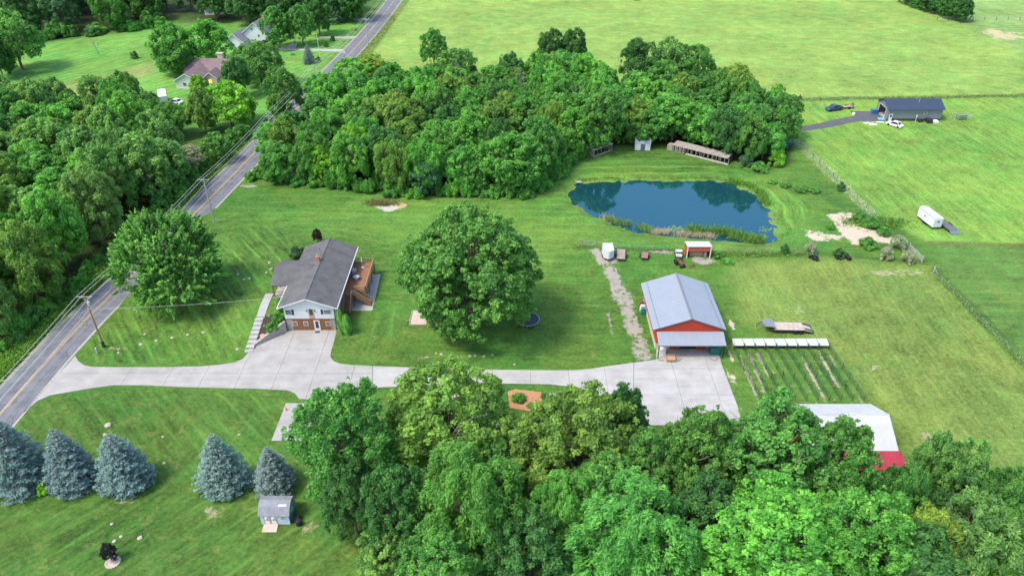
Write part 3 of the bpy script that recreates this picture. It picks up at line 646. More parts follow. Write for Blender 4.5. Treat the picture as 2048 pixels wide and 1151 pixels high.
broadleaf('near_locust', 83, h=2.4, zb=.35, lobes=24, lr=.31, subs=28, sr=.11, leaves=80, size=.031, aspect=.28, droop=.75, up=.3, spread=.7, gaps=.12)
broadleaf('near_poplar', 84, h=2.5, zb=.4, lobes=28, lr=.28, subs=30, sr=.09, leaves=56, size=.025, spread=.74, gaps=.2, top=.8)
conifer('spruce1', 91); conifer('spruce2', 92, h=2.6, tiers=24); conifer('spruce3', 93, h=2.75, taper=.62)
bush('bush1', 101); bush('bush2', 102, h=1.2); bush('bush3', 103, h=1.9)
columnar('columnar', 111); bare('bare1', 121); bare('bare2', 122)
TR = random.Random(5)
def plant(kind, x, y, rad, ht, tone, label, cat='tree', name='tree', group=None, z=None, part='crown', jit=.12):
    trunk, crown, h = PROTO[kind]
    z = float(hgt(x, y)) if z is None else z
    o = thing(name, label, cat, (x, y, z), TR.uniform(0, 6.28), group); o.scale = (rad, rad*TR.uniform(.94, 1.06), ht/h)
    t = link('trunk' if cat == 'tree' else 'stem', trunk, o)
    if crown:
        c = link(part, crown, o); j = 1+TR.uniform(-jit, jit); base = TONE[tone]
        c.color = (base[0]*j*(1+TR.uniform(-jit, jit)*.7), base[1]*j, base[2]*j*(1+TR.uniform(-jit, jit)*.7), 1)
    return o
def crown_at(kind, u, v, wpx, tone, label, ht=None, group=None, name='tree', cat='tree', k=.55):
    """the crown's middle pixel and width: the height above the level ground follows from the tree's usual proportions"""
    ht_ = ht or 15
    for _ in range(4):
        x, y = at(u, v, ht_*k); rad = wpx/2*dep(x, y, ht_*k)/F
        if ht is None: ht_ = min(24, max(4, rad*PROTO[kind][2]*.95))
    return plant(kind, x, y, rad, ht_, tone, label, cat, name, group)

# ---- the single trees of the yard
crown_at('shoot', 337, 512, 226, 'mid', 'large round tree with upright leafy shoots standing by the road and utility poles', 18.8, k=.53)
crown_at('big_maple', 940, 535, 282, 'mid', 'huge wide maple standing alone on the lawn between the house and the red barn', 23, k=.54)
for kind, u, v, ht, rad, lab in (('spruce1', 30, 985, 12.0, 4.9, 'blue spruce nearest the road, tallest of the row'), ('spruce2', 140, 986, 10.3, 4.2, 'blue spruce second from the road with bushy top'),
        ('spruce3', 246, 988, 9.7, 4.05, 'palest blue spruce, third from the road, beside the gap in the row'), ('spruce1', 445, 994, 10.2, 4.0, 'blue spruce just across the gap in the row'), ('spruce2', 546, 992, 7.8, 3.4, 'small dense dark blue spruce directly behind the little garden shed')):
    x, y, z = gp(u, v); o = plant(kind, x, y+rad*.45, rad, ht, 'spruce', lab, 'tree', 'spruce_tree', 'row of blue spruces')
x, y, z = gp(226, 1120); plant('maple1', x-.1, y, .95, 3.2, 'plum', 'small blackish tree in a stone mulch ring on the near lawn', 'tree', 'ornamental_tree')
x, y, z = gp(636, 484); plant('maple2', x, y, 1.15, 3.2, 'purple', 'small dark purple tree standing behind the house', 'tree', 'ornamental_tree')
# ---- foreground clump
NEAR = [('near_oak', 688, 880, 222, 19, 'mid', 'tall dense mid-green oak beside the parking pad'), ('near_oak2', 895, 830, 262, 17, 'olive', 'broad olive-green oak overhanging the drive'),
  ('near_locust', 945, 1010, 252, 17, 'emerald', 'emerald green feathery locust in front of the olive oak'), ('near_oak2', 1160, 885, 250, 17, 'olive', 'olive-green oak with pale leaf tufts beside the garden bed'),
  ('near_poplar', 1248, 835, 124, 15, 'dark', 'narrow dark tree at the edge of the barn apron'), ('near_locust', 1135, 1030, 150, 14, 'emerald', 'smaller emerald locust between two larger trees'),
  ('near_locust', 1270, 1095, 300, 17, 'emerald', 'wide emerald locust at the bottom of the tree clump'), ('near_poplar', 1400, 905, 205, 18, 'mid', 'mid-green poplar beside the concrete barn apron'),
  ('near_poplar', 1560, 905, 260, 20, 'mid', 'tallest poplar with pale bare twigs in front of the white-roofed barn'), ('near_poplar', 1680, 925, 190, 18, 'mid', 'poplar half hiding the white-roofed barn'),
  ('near_oak', 1545, 1100, 300, 17, 'bright', 'broad bright green tree below the tall poplar'), ('near_oak', 1720, 1080, 210, 16, 'bright', 'bright green tree in front of the red lean-to'),
  ('locust2', 1800, 995, 105, 13, 'mid', 'thin feathery tree beside the red lean-to'), ('locust1', 1868, 925, 84, 12, 'grey', 'small feathery tree at the edge of the pasture'),
  ('locust2', 1925, 945, 112, 13, 'grey', 'greyish tree with rounded top at the pasture edge'), ('locust1', 1965, 1080, 160, 14, 'grey', 'pale feathery tree in the corner thicket'),
  ('locust2', 2015, 1000, 120, 12, 'mid', 'mid-green tree in the corner thicket'), ('oak1', 1860, 1075, 120, 11, 'yellow', 'yellow-green vine-covered tree in the corner thicket'),
  ('near_oak', 790, 1015, 150, 15, 'dark', 'dark green tree in shade beside the emerald locust'), ('maple1', 770, 1105, 115, 8, 'grey', 'pale low tree at the corner of the near lawn'),
  ('near_oak2', 1060, 1110, 180, 13, 'dark', 'dark tree between the emerald locusts'), ('near_poplar', 1420, 1030, 180, 15, 'dark', 'dark poplar in the middle of the clump'), ('oak2', 1820, 1130, 190, 11, 'dark', 'dark low tree under the bright trees'),
  ('oak1', 1930, 1010, 110, 10, 'dark', 'dark tree under the grey feathery trees'), ('near_oak', 880, 1130, 180, 12, 'mid', 'mid-green tree under the emerald locust'), ('near_poplar', 1290, 930, 170, 15, 'mid', 'poplar between the olive oak and the barn apron'),
  ('maple2', 2030, 1130, 120, 9, 'lime', 'lime green low tree in the corner thicket'), ('near_oak', 1210, 990, 170, 14, 'mid', 'mid-green tree behind the wide emerald locust'), ('near_oak', 700, 990, 130, 13, 'dark', 'dark tree close behind the small garden shed')]
for k_, u, v, wd, ht, tone, lab in NEAR: crown_at(k_, u, v, wd, tone, lab, ht, 'foreground tree clump')
crown_at('near_oak2', 1040, 905, 150, 'olive', 'olive oak closing the gap below the garden bed', 12, 'foreground tree clump'); crown_at('near_oak', 990, 940, 120, 'mid', 'mid-green tree under the olive oaks', 11, 'foreground tree clump')
x, y = at(1925, 1060, 8); plant('bare1', x, y, 5, 11, 'mid', 'dead bare tree with pale grey limbs in the corner thicket', 'tree', 'dead_tree')

# ---- woods: crowns spaced over the wooded ground
def wood(poly, spacing, kinds, tones, rr, hr, where, group, seed, inset=1.5, limit=200, forced=()):
    rnd = random.Random(seed); pts = []; xs = [p[0] for p in poly]; ys = [p[1] for p in poly]; tries = 0
    P_ = np.array(poly)
    for (x, y, *_r) in forced: pts.append((x, y))
    while tries < 9000 and len(pts) < limit:
        tries += 1; x = rnd.uniform(min(xs), max(xs)); y = rnd.uniform(min(ys), max(ys))
        if poly_sd(np.array([x]), np.array([y]), poly)[0] < inset: continue
        if any((x-a)**2+(y-b)**2 < (spacing*rnd.uniform(.85, 1.1))**2 for a, b in pts): continue
        pts.append((x, y))
        dd = dep(x, y); ub = 1024+F*x/dd; vb = 575.5-F*(y*math.sin(PITCH)-CH*math.cos(PITCH))/dd
        if vb < 2 or ub < -70: continue                  # stands wholly outside the photograph
        k = rnd.choice(kinds); t = rnd.choice(tones); rad = rnd.uniform(*rr); ht = rnd.uniform(*hr)*(1 if k != 'willow' else .75)
        plant(k, x, y, rad, ht, t, f'{TWORD[t]} {KINDW[k]} crown {where}', 'tree', 'tree', group+' '+TWORD[t]+' '+KINDW[k])
KINDW = {'maple1': 'rounded', 'maple2': 'rounded', 'oak1': 'billowy', 'oak2': 'billowy', 'ash1': 'tall oval', 'ash2': 'tall oval', 'locust1': 'feathery', 'locust2': 'feathery', 'willow': 'drooping', 'bare1': 'bare', 'bush1': 'shrubby', 'bush3': 'shrubby'}
wood(WOOD_MID, 7.4, ['maple1','maple2','oak1','oak2','ash2','oak1','locust1','locust2','maple2'], ['mid','mid','bright','emerald','dark','bright','bright','emerald','olive'], (4.2, 6.4), (9.5, 14.5), 'in the wood between road and pond', 'wood by the pond', 3, limit=150)
wood(WOOD_LEFT, 7.8, ['maple1','oak1','oak2','ash1','ash2','locust2','oak1'], ['mid','bright','grey','grey','olive','bright','grey'], (4.6, 6.8), (12, 18), 'in the wood on the far side of the road', 'wood across the road', 8, inset=5.0, limit=90)
wood(FARWOOD, 10.5, ['maple1','oak1','ash1','ash2','locust2'], ['dark','dark','mid','blue','mid'], (5.5, 8.5), (14, 21), 'in the distant wood behind the lawns', 'distant wood', 9, limit=105)

# ================================================================== THE HOUSE
def window(parent, x0, x1, z0, z1, y, face=-1, frame=M_white, axis='x', bars=True):
    """a window set in a wall: frame proud of the wall, a pane recessed in it"""
    t = .07; d = .06*face
    def bxx(mb, a0, a1, b0, b1, q0, q1):
        q0, q1 = min(q0, q1), max(q0, q1)
        return mb.box(a0, a1, q0, q1, b0, b1) if axis == 'x' else mb.box(q0, q1, a0, a1, b0, b1)
    fr = MB(); bxx(fr, x0, x1, z1-t, z1, y, y+d); bxx(fr, x0, x1, z0, z0+t, y, y+d); bxx(fr, x0, x0+t, z0+t, z1-t, y, y+d); bxx(fr, x1-t, x1, z0+t, z1-t, y, y+d)
    if bars: zm = (z0+z1)/2; bxx(fr, x0+t, x1-t, zm-.03, zm+.03, y, y+d*.8)
    o = fr.build('window', frame, parent); pn = MB(); bxx(pn, x0+t*.8, x1-t*.8, z0+t*.8, z1-t*.8, y, y+d*.45); pn.build('pane', M_glass, o)
    return o
hs_ = thing('house', 'two-storey house with grey shingle roof, pale siding and brown wood ground floor', 'house', (-35.3, 114, 0))
def hb(): return MB()
ox, oy = -35.3, 114
def part(mb, name, m, parent=hs_, smooth=False):
    mb.v = [(x-ox, y-oy, z) for x, y, z in mb.v]; return mb.build(name, m, parent, smooth)
WX0, WX1, WY0, WY1 = -39.6, -31.0, 104.0, 123.9; EZ = 5.0; RZ = 6.85; RX = -35.35
part(hb().box(WX0, WX1, WY0, WY1, -.1, 2.42), 'foundation_wall', M_conc)
up = hb(); up.box(WX0, WX1, WY0, WY1, 2.42, EZ)
for k in range(13): z = 2.5+k*.19; up.box(WX0-.012, WX1+.012, WY0-.018, WY1+.018, z, z+.165)      # lapped siding
part(up, 'siding_wall', M_siding)
for yy in (WY0-.015, WY1+.015):
    g = hb(); g.poly([(WX0, yy, EZ), (WX1, yy, EZ), (RX, yy, RZ-.12)] if yy < 110 else [(WX1, yy, EZ), (WX0, yy, EZ), (RX, yy, RZ-.12)]); part(g, 'gable', M_siding)
part(hb().box(WX0-.01, WX1+.01, WY0-.07, WY0-.02, 2.36, 2.5), 'band_board', M_brown)
wp = hb()
for k in range(17): x = -38.5+k*.397; wp.box(x, x+.38, WY0-.03, WY0+.01, 0, 2.36)
part(wp, 'wood_panelling', M_brown)
part(hb().box(-38.7, -38.52, WY0-.05, WY0, 0, 2.36).box(-31.75, -31.6, WY0-.05, WY0, 0, 2.36), 'corner_board', M_tan)
OH = .55
def roof_pair(e0, e1, y0, y1, rx, ez, rz, name, m, t=.16, axis='y', x_in=0):
    o = []
    for ex in (e0, e1):
        mb = hb()
        if axis == 'y': mb.slab([(ex, y0, ez), (rx, y0, rz), (rx, y1, rz), (ex, y1, ez)], t)
        else: mb.slab([(y0, ex, ez), (y0, rx, rz), (y1, rx, rz), (y1, ex, ez)], t)
        o.append(part(mb, name, m))
    return o
roof_pair(-40.5, -30.2, 103.5, 124.4, RX, EZ+.02, RZ+.1, 'roof_slope', M_shingle)
rc = hb(); rc.tube((RX, 103.5, RZ+.08), (RX, 124.4, RZ+.08), .11, .11, 6); part(rc, 'ridge_cap', M_shingle)
fs = hb()
for ex in (-40.5, -30.2):
    s_ = 1 if ex > RX else -1
    fs.slab([(ex+.03*s_, 103.44, EZ+.03), (RX, 103.44, RZ+.11), (RX, 103.5, RZ+.11), (ex+.03*s_, 103.5, EZ+.03)], .2)
part(fs, 'rake_board', M_white)
part(hb().box(-30.2, -30.08, 103.45, 124.4, EZ-.16, EZ+.0), 'gutter', M_white); part(hb().box(-40.62, -40.5, 103.45, 110.6, EZ-.16, EZ+.0), 'gutter', M_white)
# wing over the front porch
wx = hb(); wx.slab([(-43.6, 110.6, 5.0), (-43.6, 115.1, 6.62), (-36.4, 115.1, 6.62), (-40.4, 110.6, 5.0)], .15); part(wx, 'roof_slope', M_shingle)
wx = hb(); wx.slab([(-43.6, 115.1, 6.62), (-43.6, 119.4, 5.0), (-40.4, 119.4, 5.0), (-36.4, 115.1, 6.62)], .15); part(wx, 'roof_slope', M_shingle)
g = hb(); g.poly([(-43.35, 119.2, 5.0), (-43.35, 110.8, 5.0), (-43.35, 115.1, 6.5)]); part(g, 'gable', M_siding)
for yy in (111.0, 114, 118.9): part(hb().box(-43.45, -43.25, yy-.1, yy+.1, 2.2, 4.95), 'porch_post', M_white if yy > 112 else M_brown)
part(hb().box(-43.5, -39.6, 110.8, 119.2, 2.0, 2.46), 'porch_floor', M_conc)
part(hb().box(-43.4, -41.6, 111.0, 111.06, 3.3, 3.36).box(-43.4, -41.6, 111.0, 111.05, 2.6, 2.65), 'porch_rail', M_brown)
ch = part(hb().box(-36.15, -35.6, 115.9, 116.5, 6.2, 7.75), 'chimney', M_brick)
part(hb().box(-36.22, -35.53, 115.83, 116.57, 7.75, 7.85).tube((-35.87, 116.2, 7.85), (-35.87, 116.2, 8.15), .13, .13, 10), 'chimney_cap', M_brick, ch)
part(hb().tube((-36.6, 120.6, 6.2), (-36.6, 120.6, 6.9), .06, .06, 8), 'vent_pipe', M_blackm)
window(hs_, -39.4-ox, -38.3-ox, 3.35, 4.4, WY0-oy-.02); part(hb().box(-38.27, -37.9, WY0-.06, WY0-.02, 3.3, 4.45), 'shutter', M_shutter)
window(hs_, -32.75-ox, -31.4-ox, 3.5, 4.4, WY0-oy-.02); part(hb().box(-33.2, -32.8, WY0-.06, WY0-.02, 3.45, 4.45), 'shutter', M_shutter)
d_ = part(hb().box(-35.35, -34.45, WY0-.06, WY0-.02, 2.52, 4.6), 'upper_door', M_tan); part(hb().box(-35.2, -34.6, WY0-.075, WY0-.06, 3.3, 4.5), 'pane', M_glass, d_)
part(hb().lathe((0, 0, 0), [(.0, 0), (.28, 0), (.28, .04), (.0, .04)], 14), 'gable_vent', M_white).matrix_local = Matrix.Translation((-35.35-ox, WY0-oy-.02, 5.9)) @ Matrix.Rotation(math.pi/2, 4, 'X') @ Matrix.Translation((ox, oy, 0))
for x0 in (-38.45, -36.55, -32.65): window(hs_, x0-ox, x0+.82-ox, .98, 1.85, WY0-oy-.03)
d_ = part(hb().box(-34.75, -33.7, WY0-.08, WY0-.03, 0.03, 2.12), 'front_door', M_white); part(hb().box(-34.5, -33.95, WY0-.095, WY0-.08, .5, 1.95), 'pane', M_glass, d_)
for xx in (-35.6, -34.2): part(hb().box(xx-.07, xx+.07, WY0-.16, WY0-.02, 4.1, 4.35), 'wall_lamp', M_blackm)
for y0 in (107.5, 110.2, 113.2, 116.5, 120.0): window(hs_, y0-oy, y0+1.1-oy, 3.3, 4.4, WX1-ox+.015, 1, axis='y')
tag(MB().box(-34.6, -33.8, 103.1, 103.6, .06, .085).build('door_mat', M_blackm), 'dark doormat lying in front of the white house door', 'doormat')

# ---- raised deck
dk = thing('deck', 'raised brown wooden deck with railings along the side of the house', 'deck', (-29, 117, 0))
ox, oy = -29, 117
DZ = 2.62; bd = hb()
for k in range(26): x = -30.95+k*.152; bd.box(x, x+.142, 112.6, 122.5, DZ-.04, DZ)
part(bd, 'deck_boards', M_wood, dk)
part(hb().box(-30.95, -27, 112.5, 112.58, DZ-.3, DZ).box(-27, -26.94, 112.5, 122.5, DZ-.3, DZ).box(-30.95, -27, 122.5, 122.56, DZ-.3, DZ), 'rim_joist', M_wood, dk)
for x, y in ((-27.06, 112.7), (-27.06, 116), (-27.06, 119.2), (-27.06, 122.4), (-29.2, 112.7), (-30.8, 122.4)): part(hb().box(x-.07, x+.07, y-.07, y+.07, 0, DZ+.98), 'post', M_wood, dk)
def rail(p0, p1, z0, z1, name='railing'):
    p0 = Vector(p0); p1 = Vector(p1); mb = hb(); L = (p1-p0).length; n = max(2, int(L/.16)); d = (p1-p0).normalized(); s = Vector((-d.y, d.x, 0))
    for za, zb_, w in ((.93, .98, .07), (.1, .16, .03)):
        q = [p0+s*w+Vector((0,0,z0+zb_)), p0-s*w+Vector((0,0,z0+zb_)), p1-s*w+Vector((0,0,z1+zb_)), p1+s*w+Vector((0,0,z1+zb_))]; mb.slab(q, zb_-za)
    for k in range(n+1):
        p = p0+(p1-p0)*(k/n); zz = z0+(z1-z0)*k/n; mb.box(p.x-.02, p.x+.02, p.y-.02, p.y+.02, zz+.12, zz+.94)
    return part(mb, name, M_wood_lt, dk)
rail((-27.0, 112.6, 0), (-27.0, 122.45, 0), DZ, DZ); rail((-27.0, 122.45, 0), (-30.9, 122.45, 0), DZ, DZ); rail((-28.9, 112.6, 0), (-27.0, 112.6, 0), DZ, DZ)
part(hb().box(-30.6, -29, 111.2, 112.5, DZ-.1, DZ), 'landing', M_wood, dk)
for x, y in ((-30.5, 111.3), (-29.1, 111.3)): part(hb().box(x-.06, x+.06, y-.06, y+.06, 0, DZ), 'post', M_wood, dk)
st = part(hb().slab([(-29, 111.25, DZ-.1), (-29, 111.3, DZ-.1), (-25.7, 111.3, .05), (-25.7, 111.25, .05)], .25).slab([(-29, 112.4, DZ-.1), (-29, 112.45, DZ-.1), (-25.7, 112.45, .05), (-25.7, 112.4, .05)], .25), 'stair', M_wood, dk)
for k in range(12): x = -29+.26*k; part(hb().box(x, x+.26, 111.3, 112.4, DZ-.215*(k+1)-.03, DZ-.215*(k+1)+.01), 'tread', M_wood, st)
rail((-29, 111.25, 0), (-25.8, 111.25, 0), DZ, .08); rail((-29, 112.45, 0), (-25.8, 112.45, 0), DZ, .08)
st = part(hb().slab([(-30.55, 111.2, DZ-.1), (-30.5, 111.2, DZ-.1), (-30.5, 108.0, .05), (-30.55, 108.0, .05)], .25).slab([(-29.3, 111.2, DZ-.1), (-29.25, 111.2, DZ-.1), (-29.25, 108.0, .05), (-29.3, 108.0, .05)], .25), 'stair', M_wood, dk)
for k in range(12): y = 111.2-.26*(k+1); part(hb().box(-30.5, -29.3, y, y+.26, DZ-.215*(k+1)-.03, DZ-.215*(k+1)+.01), 'tread', M_wood, st)
rail((-29.25, 111.2, 0), (-29.25, 108.0, 0), DZ, .08); rail((-30.55, 111.2, 0), (-30.55, 108.0, 0), DZ, .08)
struct(MB().prism([(-30.9,109.8),(-25.6,109.9),(-25.9,122.2),(-30.9,122.2)], -.05, .05).build('patio', M_conc_new))
fence_ = tag(MB().box(-30.9, -29.7, 105.2, 105.26, 0, 1.5).box(-29.75, -29.65, 105.2, 105.3, 0, 1.6).build('wood_screen', M_wood), 'short brown wooden screen at the house corner behind the columnar cedars', 'screen')
# things on the deck
t_ = thing('patio_table', 'round glass-topped patio table standing on the deck', 'table', (-29.3, 116.3, DZ)); MB().lathe((0,0,0), [(.02,.68),(.62,.68),(.62,.72),(.02,.72)], 18).build('table_top', M_galv, t_); MB().tube((0,0,0), (0,0,.68), .05, .05, 8).lathe((0,0,0), [(.3,0),(.3,.03),(.05,.06)], 10).build('pedestal', M_white, t_)
for k, (x, y, m, c) in enumerate(((-30.1, 119.0, M_white, 'white'), (-30.1, 118.2, M_galv, 'grey'), (-30.2, 117.3, M_blue, 'blue'))):
    c_ = thing('patio_chair', f'{c} patio chair on the deck against the house wall', 'chair', (x, y, DZ), R(90)); MB().box(-.27, .27, -.27, .27, .4, .46).build('seat', m, c_); MB().box(-.27, .27, .24, .3, .46, .98).build('backrest', m, c_)
    for sx in (-.24, .24):
        for sy in (-.24, .24): MB().tube((sx, sy, 0), (sx, sy, .42), .02, .02, 6).build('leg', m, c_)
        MB().box(sx-.03, sx+.03, -.27, .27, .62, .65).build('armrest', m, c_)
u_ = thing('closed_parasol', 'closed white parasol in its stand at the far end of the deck', 'parasol', (-28.9, 120.6, DZ)); MB().lathe((0,0,0), [(.3,0),(.3,.07),(.06,.1)], 12).build('base', M_white, u_); MB().tube((0,0,.08), (0,0,2.4), .025, .025, 8).build('pole', M_white, u_); MB().lathe((0,0,0), [(.07,1.2),(.13,1.35),(.1,1.9),(.02,2.42)], 10).build('folded_canopy', M_white, u_)

# ---- walk with steps, mulch bed and block retaining wall
wk = thing('stepped_walk', 'stepped concrete walk climbing the bank beside the house', 'walkway', (-44.8, 97.8, 0)); ox, oy = -44.8, 97.8
for k in range(8):
    y0 = 97.6+k*.98; z = .12+k*.235; xl = -45.35+k*.012; xr = -43.95+.01*k
    part(hb().prism([(xl, y0), (xr, y0), (xr+.01, y0+.93), (xl+.01, y0+.93)], z-.4, z), 'step', M_conc_new, wk)
for k in range(4): y0 = 105.45+k*1.6; part(hb().prism([(-45.2, y0), (-43.75, y0), (-43.75, y0+1.57), (-45.2, y0+1.57)], 1.3, lambda x, y: float(hgt(-45, y))+.1), 'slab', M_conc_new, wk)
bp = [(-43.9, 99.9), (-40.0, 103.8), (-39.7, 110.5), (-43.5, 110.5), (-43.7, 105.2)]
struct(MB().prism(bp, lambda x, y: -.1, lambda x, y: max(.4, float(hgt(min(x, -44.8), y))*.97+.12)).build('mulch_bed', M_mulch))
rw = thing('retaining_wall', 'stepped tan block retaining wall beside the drive', 'wall', (RW0[0], RW0[1], 0)); ox, oy = RW0[0], RW0[1]
dx, dy = _d; L = math.hypot(RW1[0]-RW0[0], RW1[1]-RW0[1]); nb_ = 14
for k in range(nb_):
    a = L*k/nb_; b = L*(k+1)/nb_-.02; top = .35+1.75*((k+.6)/nb_)
    p = lambda s, o: (RW0[0]+dx*s+RWN[0]*o, RW0[1]+dy*s+RWN[1]*o)
    nc = max(1, round(top/.3))
    for c in range(nc): part(hb().prism([p(a, .0), p(b, .0), p(b, .34), p(a, .34)], c*top/nc+(0 if c == 0 else .012), (c+1)*top/nc), 'block', M_retain, rw)
    part(hb().prism([p(a, -.04), p(b+.02, -.04), p(b+.02, .38), p(a, .38)], top, top+.08), 'cap', M_retain, rw)
def shrub(kind, u, v, wpx, ht, tone, label, z=None, name='shrub', cat='shrub', group=None):
    x, y, zz = gp(u, v); rad = wpx/2*dep(x, y, zz)/F; return plant(kind, x, y, rad, ht, tone, label, cat, name, group, z, 'foliage')
def shrub_xy(kind, x, y, rad, ht, tone, label, z=None, name='shrub', cat='shrub', group=None): return plant(kind, x, y, rad, ht, tone, label, cat, name, group, z, 'foliage')
shrub_xy('columnar', -29.75, 103.1, .68, 5.0, 'bright', 'taller columnar cedar at the corner of the house', 0, 'cedar')
shrub_xy('columnar', -28.7, 102.8, .72, 4.2, 'bright', 'shorter columnar cedar beside the lawn at the house corner', 0, 'cedar')
shrub_xy('columnar', -41.3, 106.8, .6, 3.0, 'bright', 'columnar cedar in the mulch bed against the siding', 1.9, 'cedar')
shrub_xy('bush1', -41.0, 104.5, 1.45, 2.0, 'mid', 'round clipped green shrub in the mulch bed', 1.5); shrub_xy('bush2', -41.7, 102.7, 1.5, 1.7, 'mid', 'spreading weeping shrub at the lower end of the mulch bed', 1.0)
shrub_xy('bush2', -42.9, 105.6, .55, .7, 'silver', 'white-flowering plant in the mulch bed', 1.7, 'flowering_plant', 'plant'); shrub_xy('bush2', -43.2, 103.2, .35, .5, 'silver', 'small white-flowering plant beside the stepped walk', 1.3, 'flowering_plant', 'plant')
shrub_xy('bush3', -42.2, 124.5, 1.9, 3.0, 'blue', 'dark leafy shrub behind the porch wing of the house', None)
# stones
def stone(x, y, z, r, label, m=M_stone, group=None, flat=.6):
    bm = bmesh.new(); bmesh.ops.create_icosphere(bm, subdivisions=2, radius=r); sd_ = TR.random()*99
    for v in bm.verts: k = 1+.35*mnoise.noise(v.co*(1.3/r)+Vector((sd_, 0, 0))); v.co *= k; v.co.z *= flat
    me = bpy.data.meshes.new('stone'); bm.to_mesh(me); bm.free(); me.materials.append(m)
    o = bpy.data.objects.new('stone', me); COL.objects.link(o); o.location = (x, y, z+r*flat*.35); o.rotation_euler = (0, 0, TR.uniform(0, 6)); return tag(o, label, 'stone', group)
stone(-43.0, 101.2, .75, .55, 'large pinkish boulder in the mulch bed above the retaining wall', mat('pink_stone', (.42, .24, .17), .9, .2, 3))
for (zx, zy), r in zip(((1120,508),(1150,428),(1243,480),(1367,457),(1491,434),(1612,414),(1884,547),(940,575)), (.34,.24,.28,.3,.3,.32,.28,.22)):
    x, y, z = gp(*ZL(zx, zy)); stone(x, y, z, r, 'pale tan fieldstone set in the front lawn', group='stones in the front lawn', flat=.4)
for (zx, zy) in ((25,455),(75,500),(120,490),(265,442),(305,412),(290,360)):
    x, y, z = gp(*ZH(zx, zy)); stone(x, y, z, .3, 'tan fieldstone in the lawn under the tree beside the house', group='stones by the house')
for (zx, zy), r in zip(((715,100),(695,160),(1085,350),(925,842),(755,865),(800,833),(740,750),(1580,160),(1075,175)), (.5,.3,.24,.32,.25,.22,.22,.2,.2)):
    x, y, z = gp(*ZS(zx, zy)); stone(x, y, z, r, 'pale flat stone lying on the lawn near the spruces', group='stones on the near lawn', flat=.45)
for (u, v, r) in ((872,706,.2),(882,708,.28),(940,712,.34),(950,711,.26),(968,712,.3),(985,709,.22),(1029,728,.2)):
    x, y, z = gp(u, v); stone(x, y, z, r, 'flat pale stone in the grass between the big maple and the drive', group='stones by the drive', flat=.25)
x, y, z = gp(226, 1124); rg = MB()
for k in range(20): a = k*.314; rg.box(x+.8*math.cos(a)-.11, x+.8*math.cos(a)+.11, y+.8*math.sin(a)-.11, y+.8*math.sin(a)+.11, 0, .13)
rg.lathe((x, y, 0), [(.0,.05),(.78,.05),(.76,.07),(.0,.09)], 18); tag(rg.build('tree_ring', M_sand), 'pale stone mulch ring round the small blackish tree', 'edging')

# ================================================================== RED BARN
bn = thing('red_barn', 'red metal barn with pale grey metal roof and front lean-to', 'barn', (29.7, 105.5, 0)); ox, oy = 29.7, 105.5
BX0, BX1, BY0, BY1, BE, BR_ = 24.4, 35.1, 98.7, 112.2, 4.15, 6.35; BM = 29.85
def ribbed(mb, x0, x1, y, z0, z1, step=.3, out=-1):
    n = int((x1-x0)/step)
    for k in range(n): x = x0+(k+.5)*(x1-x0)/n; mb.box(x-.03, x+.03, min(y, y+.025*out), max(y, y+.025*out), z0, z1 if not callable(z1) else z1(x))
    return mb
part(hb().box(BX0, BX1, BY0, BY1, 1.1, BE), 'wall', M_barnred, bn); part(hb().box(BX0-.03, BX1+.03, BY0-.03, BY1+.03, -.05, 1.1), 'wainscot', mat('tan_metal', (.55, .50, .42), .6, .06, 1), bn)
sw = hb()
for k in range(40): y = BY0+(k+.5)*(BY1-BY0)/40; sw.box(BX0-.03, BX0, y-.03, y+.03, 1.12, BE)
part(sw, 'wall_ribs', M_barnred, bn)
g = hb(); g.poly([(BX0, BY0, BE), (BX1, BY0, BE), (BM, BY0, BR_-.1)]); part(hb().poly([(BX1, BY1, BE), (BX0, BY1, BE), (BM, BY1, BR_-.1)]), 'gable', M_barnred, bn); ribbed(g, BX0, BX1, BY0, BE, lambda x: BE+(BR_-.15-BE)*(1-abs(x-BM)/(BX1-BM)) if True else 0)
part(g, 'gable', M_barnred, bn)
def metal_roof(parent, e, r, y0, y1, ez, rz, n, m, axis='y', name='roof_panel'):
    """standing sheets side by side, each with a raised rib at its edge"""
    for k in range(n):
        a = y0+(y1-y0)*k/n; b = y0+(y1-y0)*(k+1)/n-.004; mb = hb()
        P3 = (lambda s, t, z: (s, t, z)) if axis == 'y' else (lambda s, t, z: (t, s, z))
        mb.slab([P3(e, a, ez), P3(r, a, rz), P3(r, b, rz), P3(e, b, ez)], .05)
        for q in (.0,): c = a+(b-a)*q+.02; mb.slab([P3(e, c, ez+.012), P3(r, c, rz+.012), P3(r, c+.04, rz+.012), P3(e, c+.04, ez+.012)], .04)
        part(mb, name, m, parent)
metal_roof(bn, 23.6, BM, 98.52, 112.7, BE-.02, BR_+.03, 15, M_barnroof); metal_roof(bn, 35.9, BM, 98.52, 112.7, BE-.02, BR_+.03, 15, M_barnroof)
part(hb().slab([(BM-.22, 98.5, BR_+.06), (BM, 98.5, BR_+.12), (BM, 112.75, BR_+.12), (BM-.22, 112.75, BR_+.06)], .03).slab([(BM+.22, 98.5, BR_+.06), (BM, 98.5, BR_+.12), (BM, 112.75, BR_+.12), (BM+.22, 112.75, BR_+.06)], .03), 'ridge_cap', mat('grey_trim', (.16, .17, .19), .5, .1, 1), bn)
tr_ = hb()
for ex in (23.6, 35.9): tr_.slab([(ex, 98.46, BE+.03), (BM, 98.46, BR_+.08), (BM, 98.52, BR_+.08), (ex, 98.52, BE+.03)], .16)
part(tr_, 'rake_trim', mat('grey_trim', (.16, .17, .19), .5, .1, 1), bn)
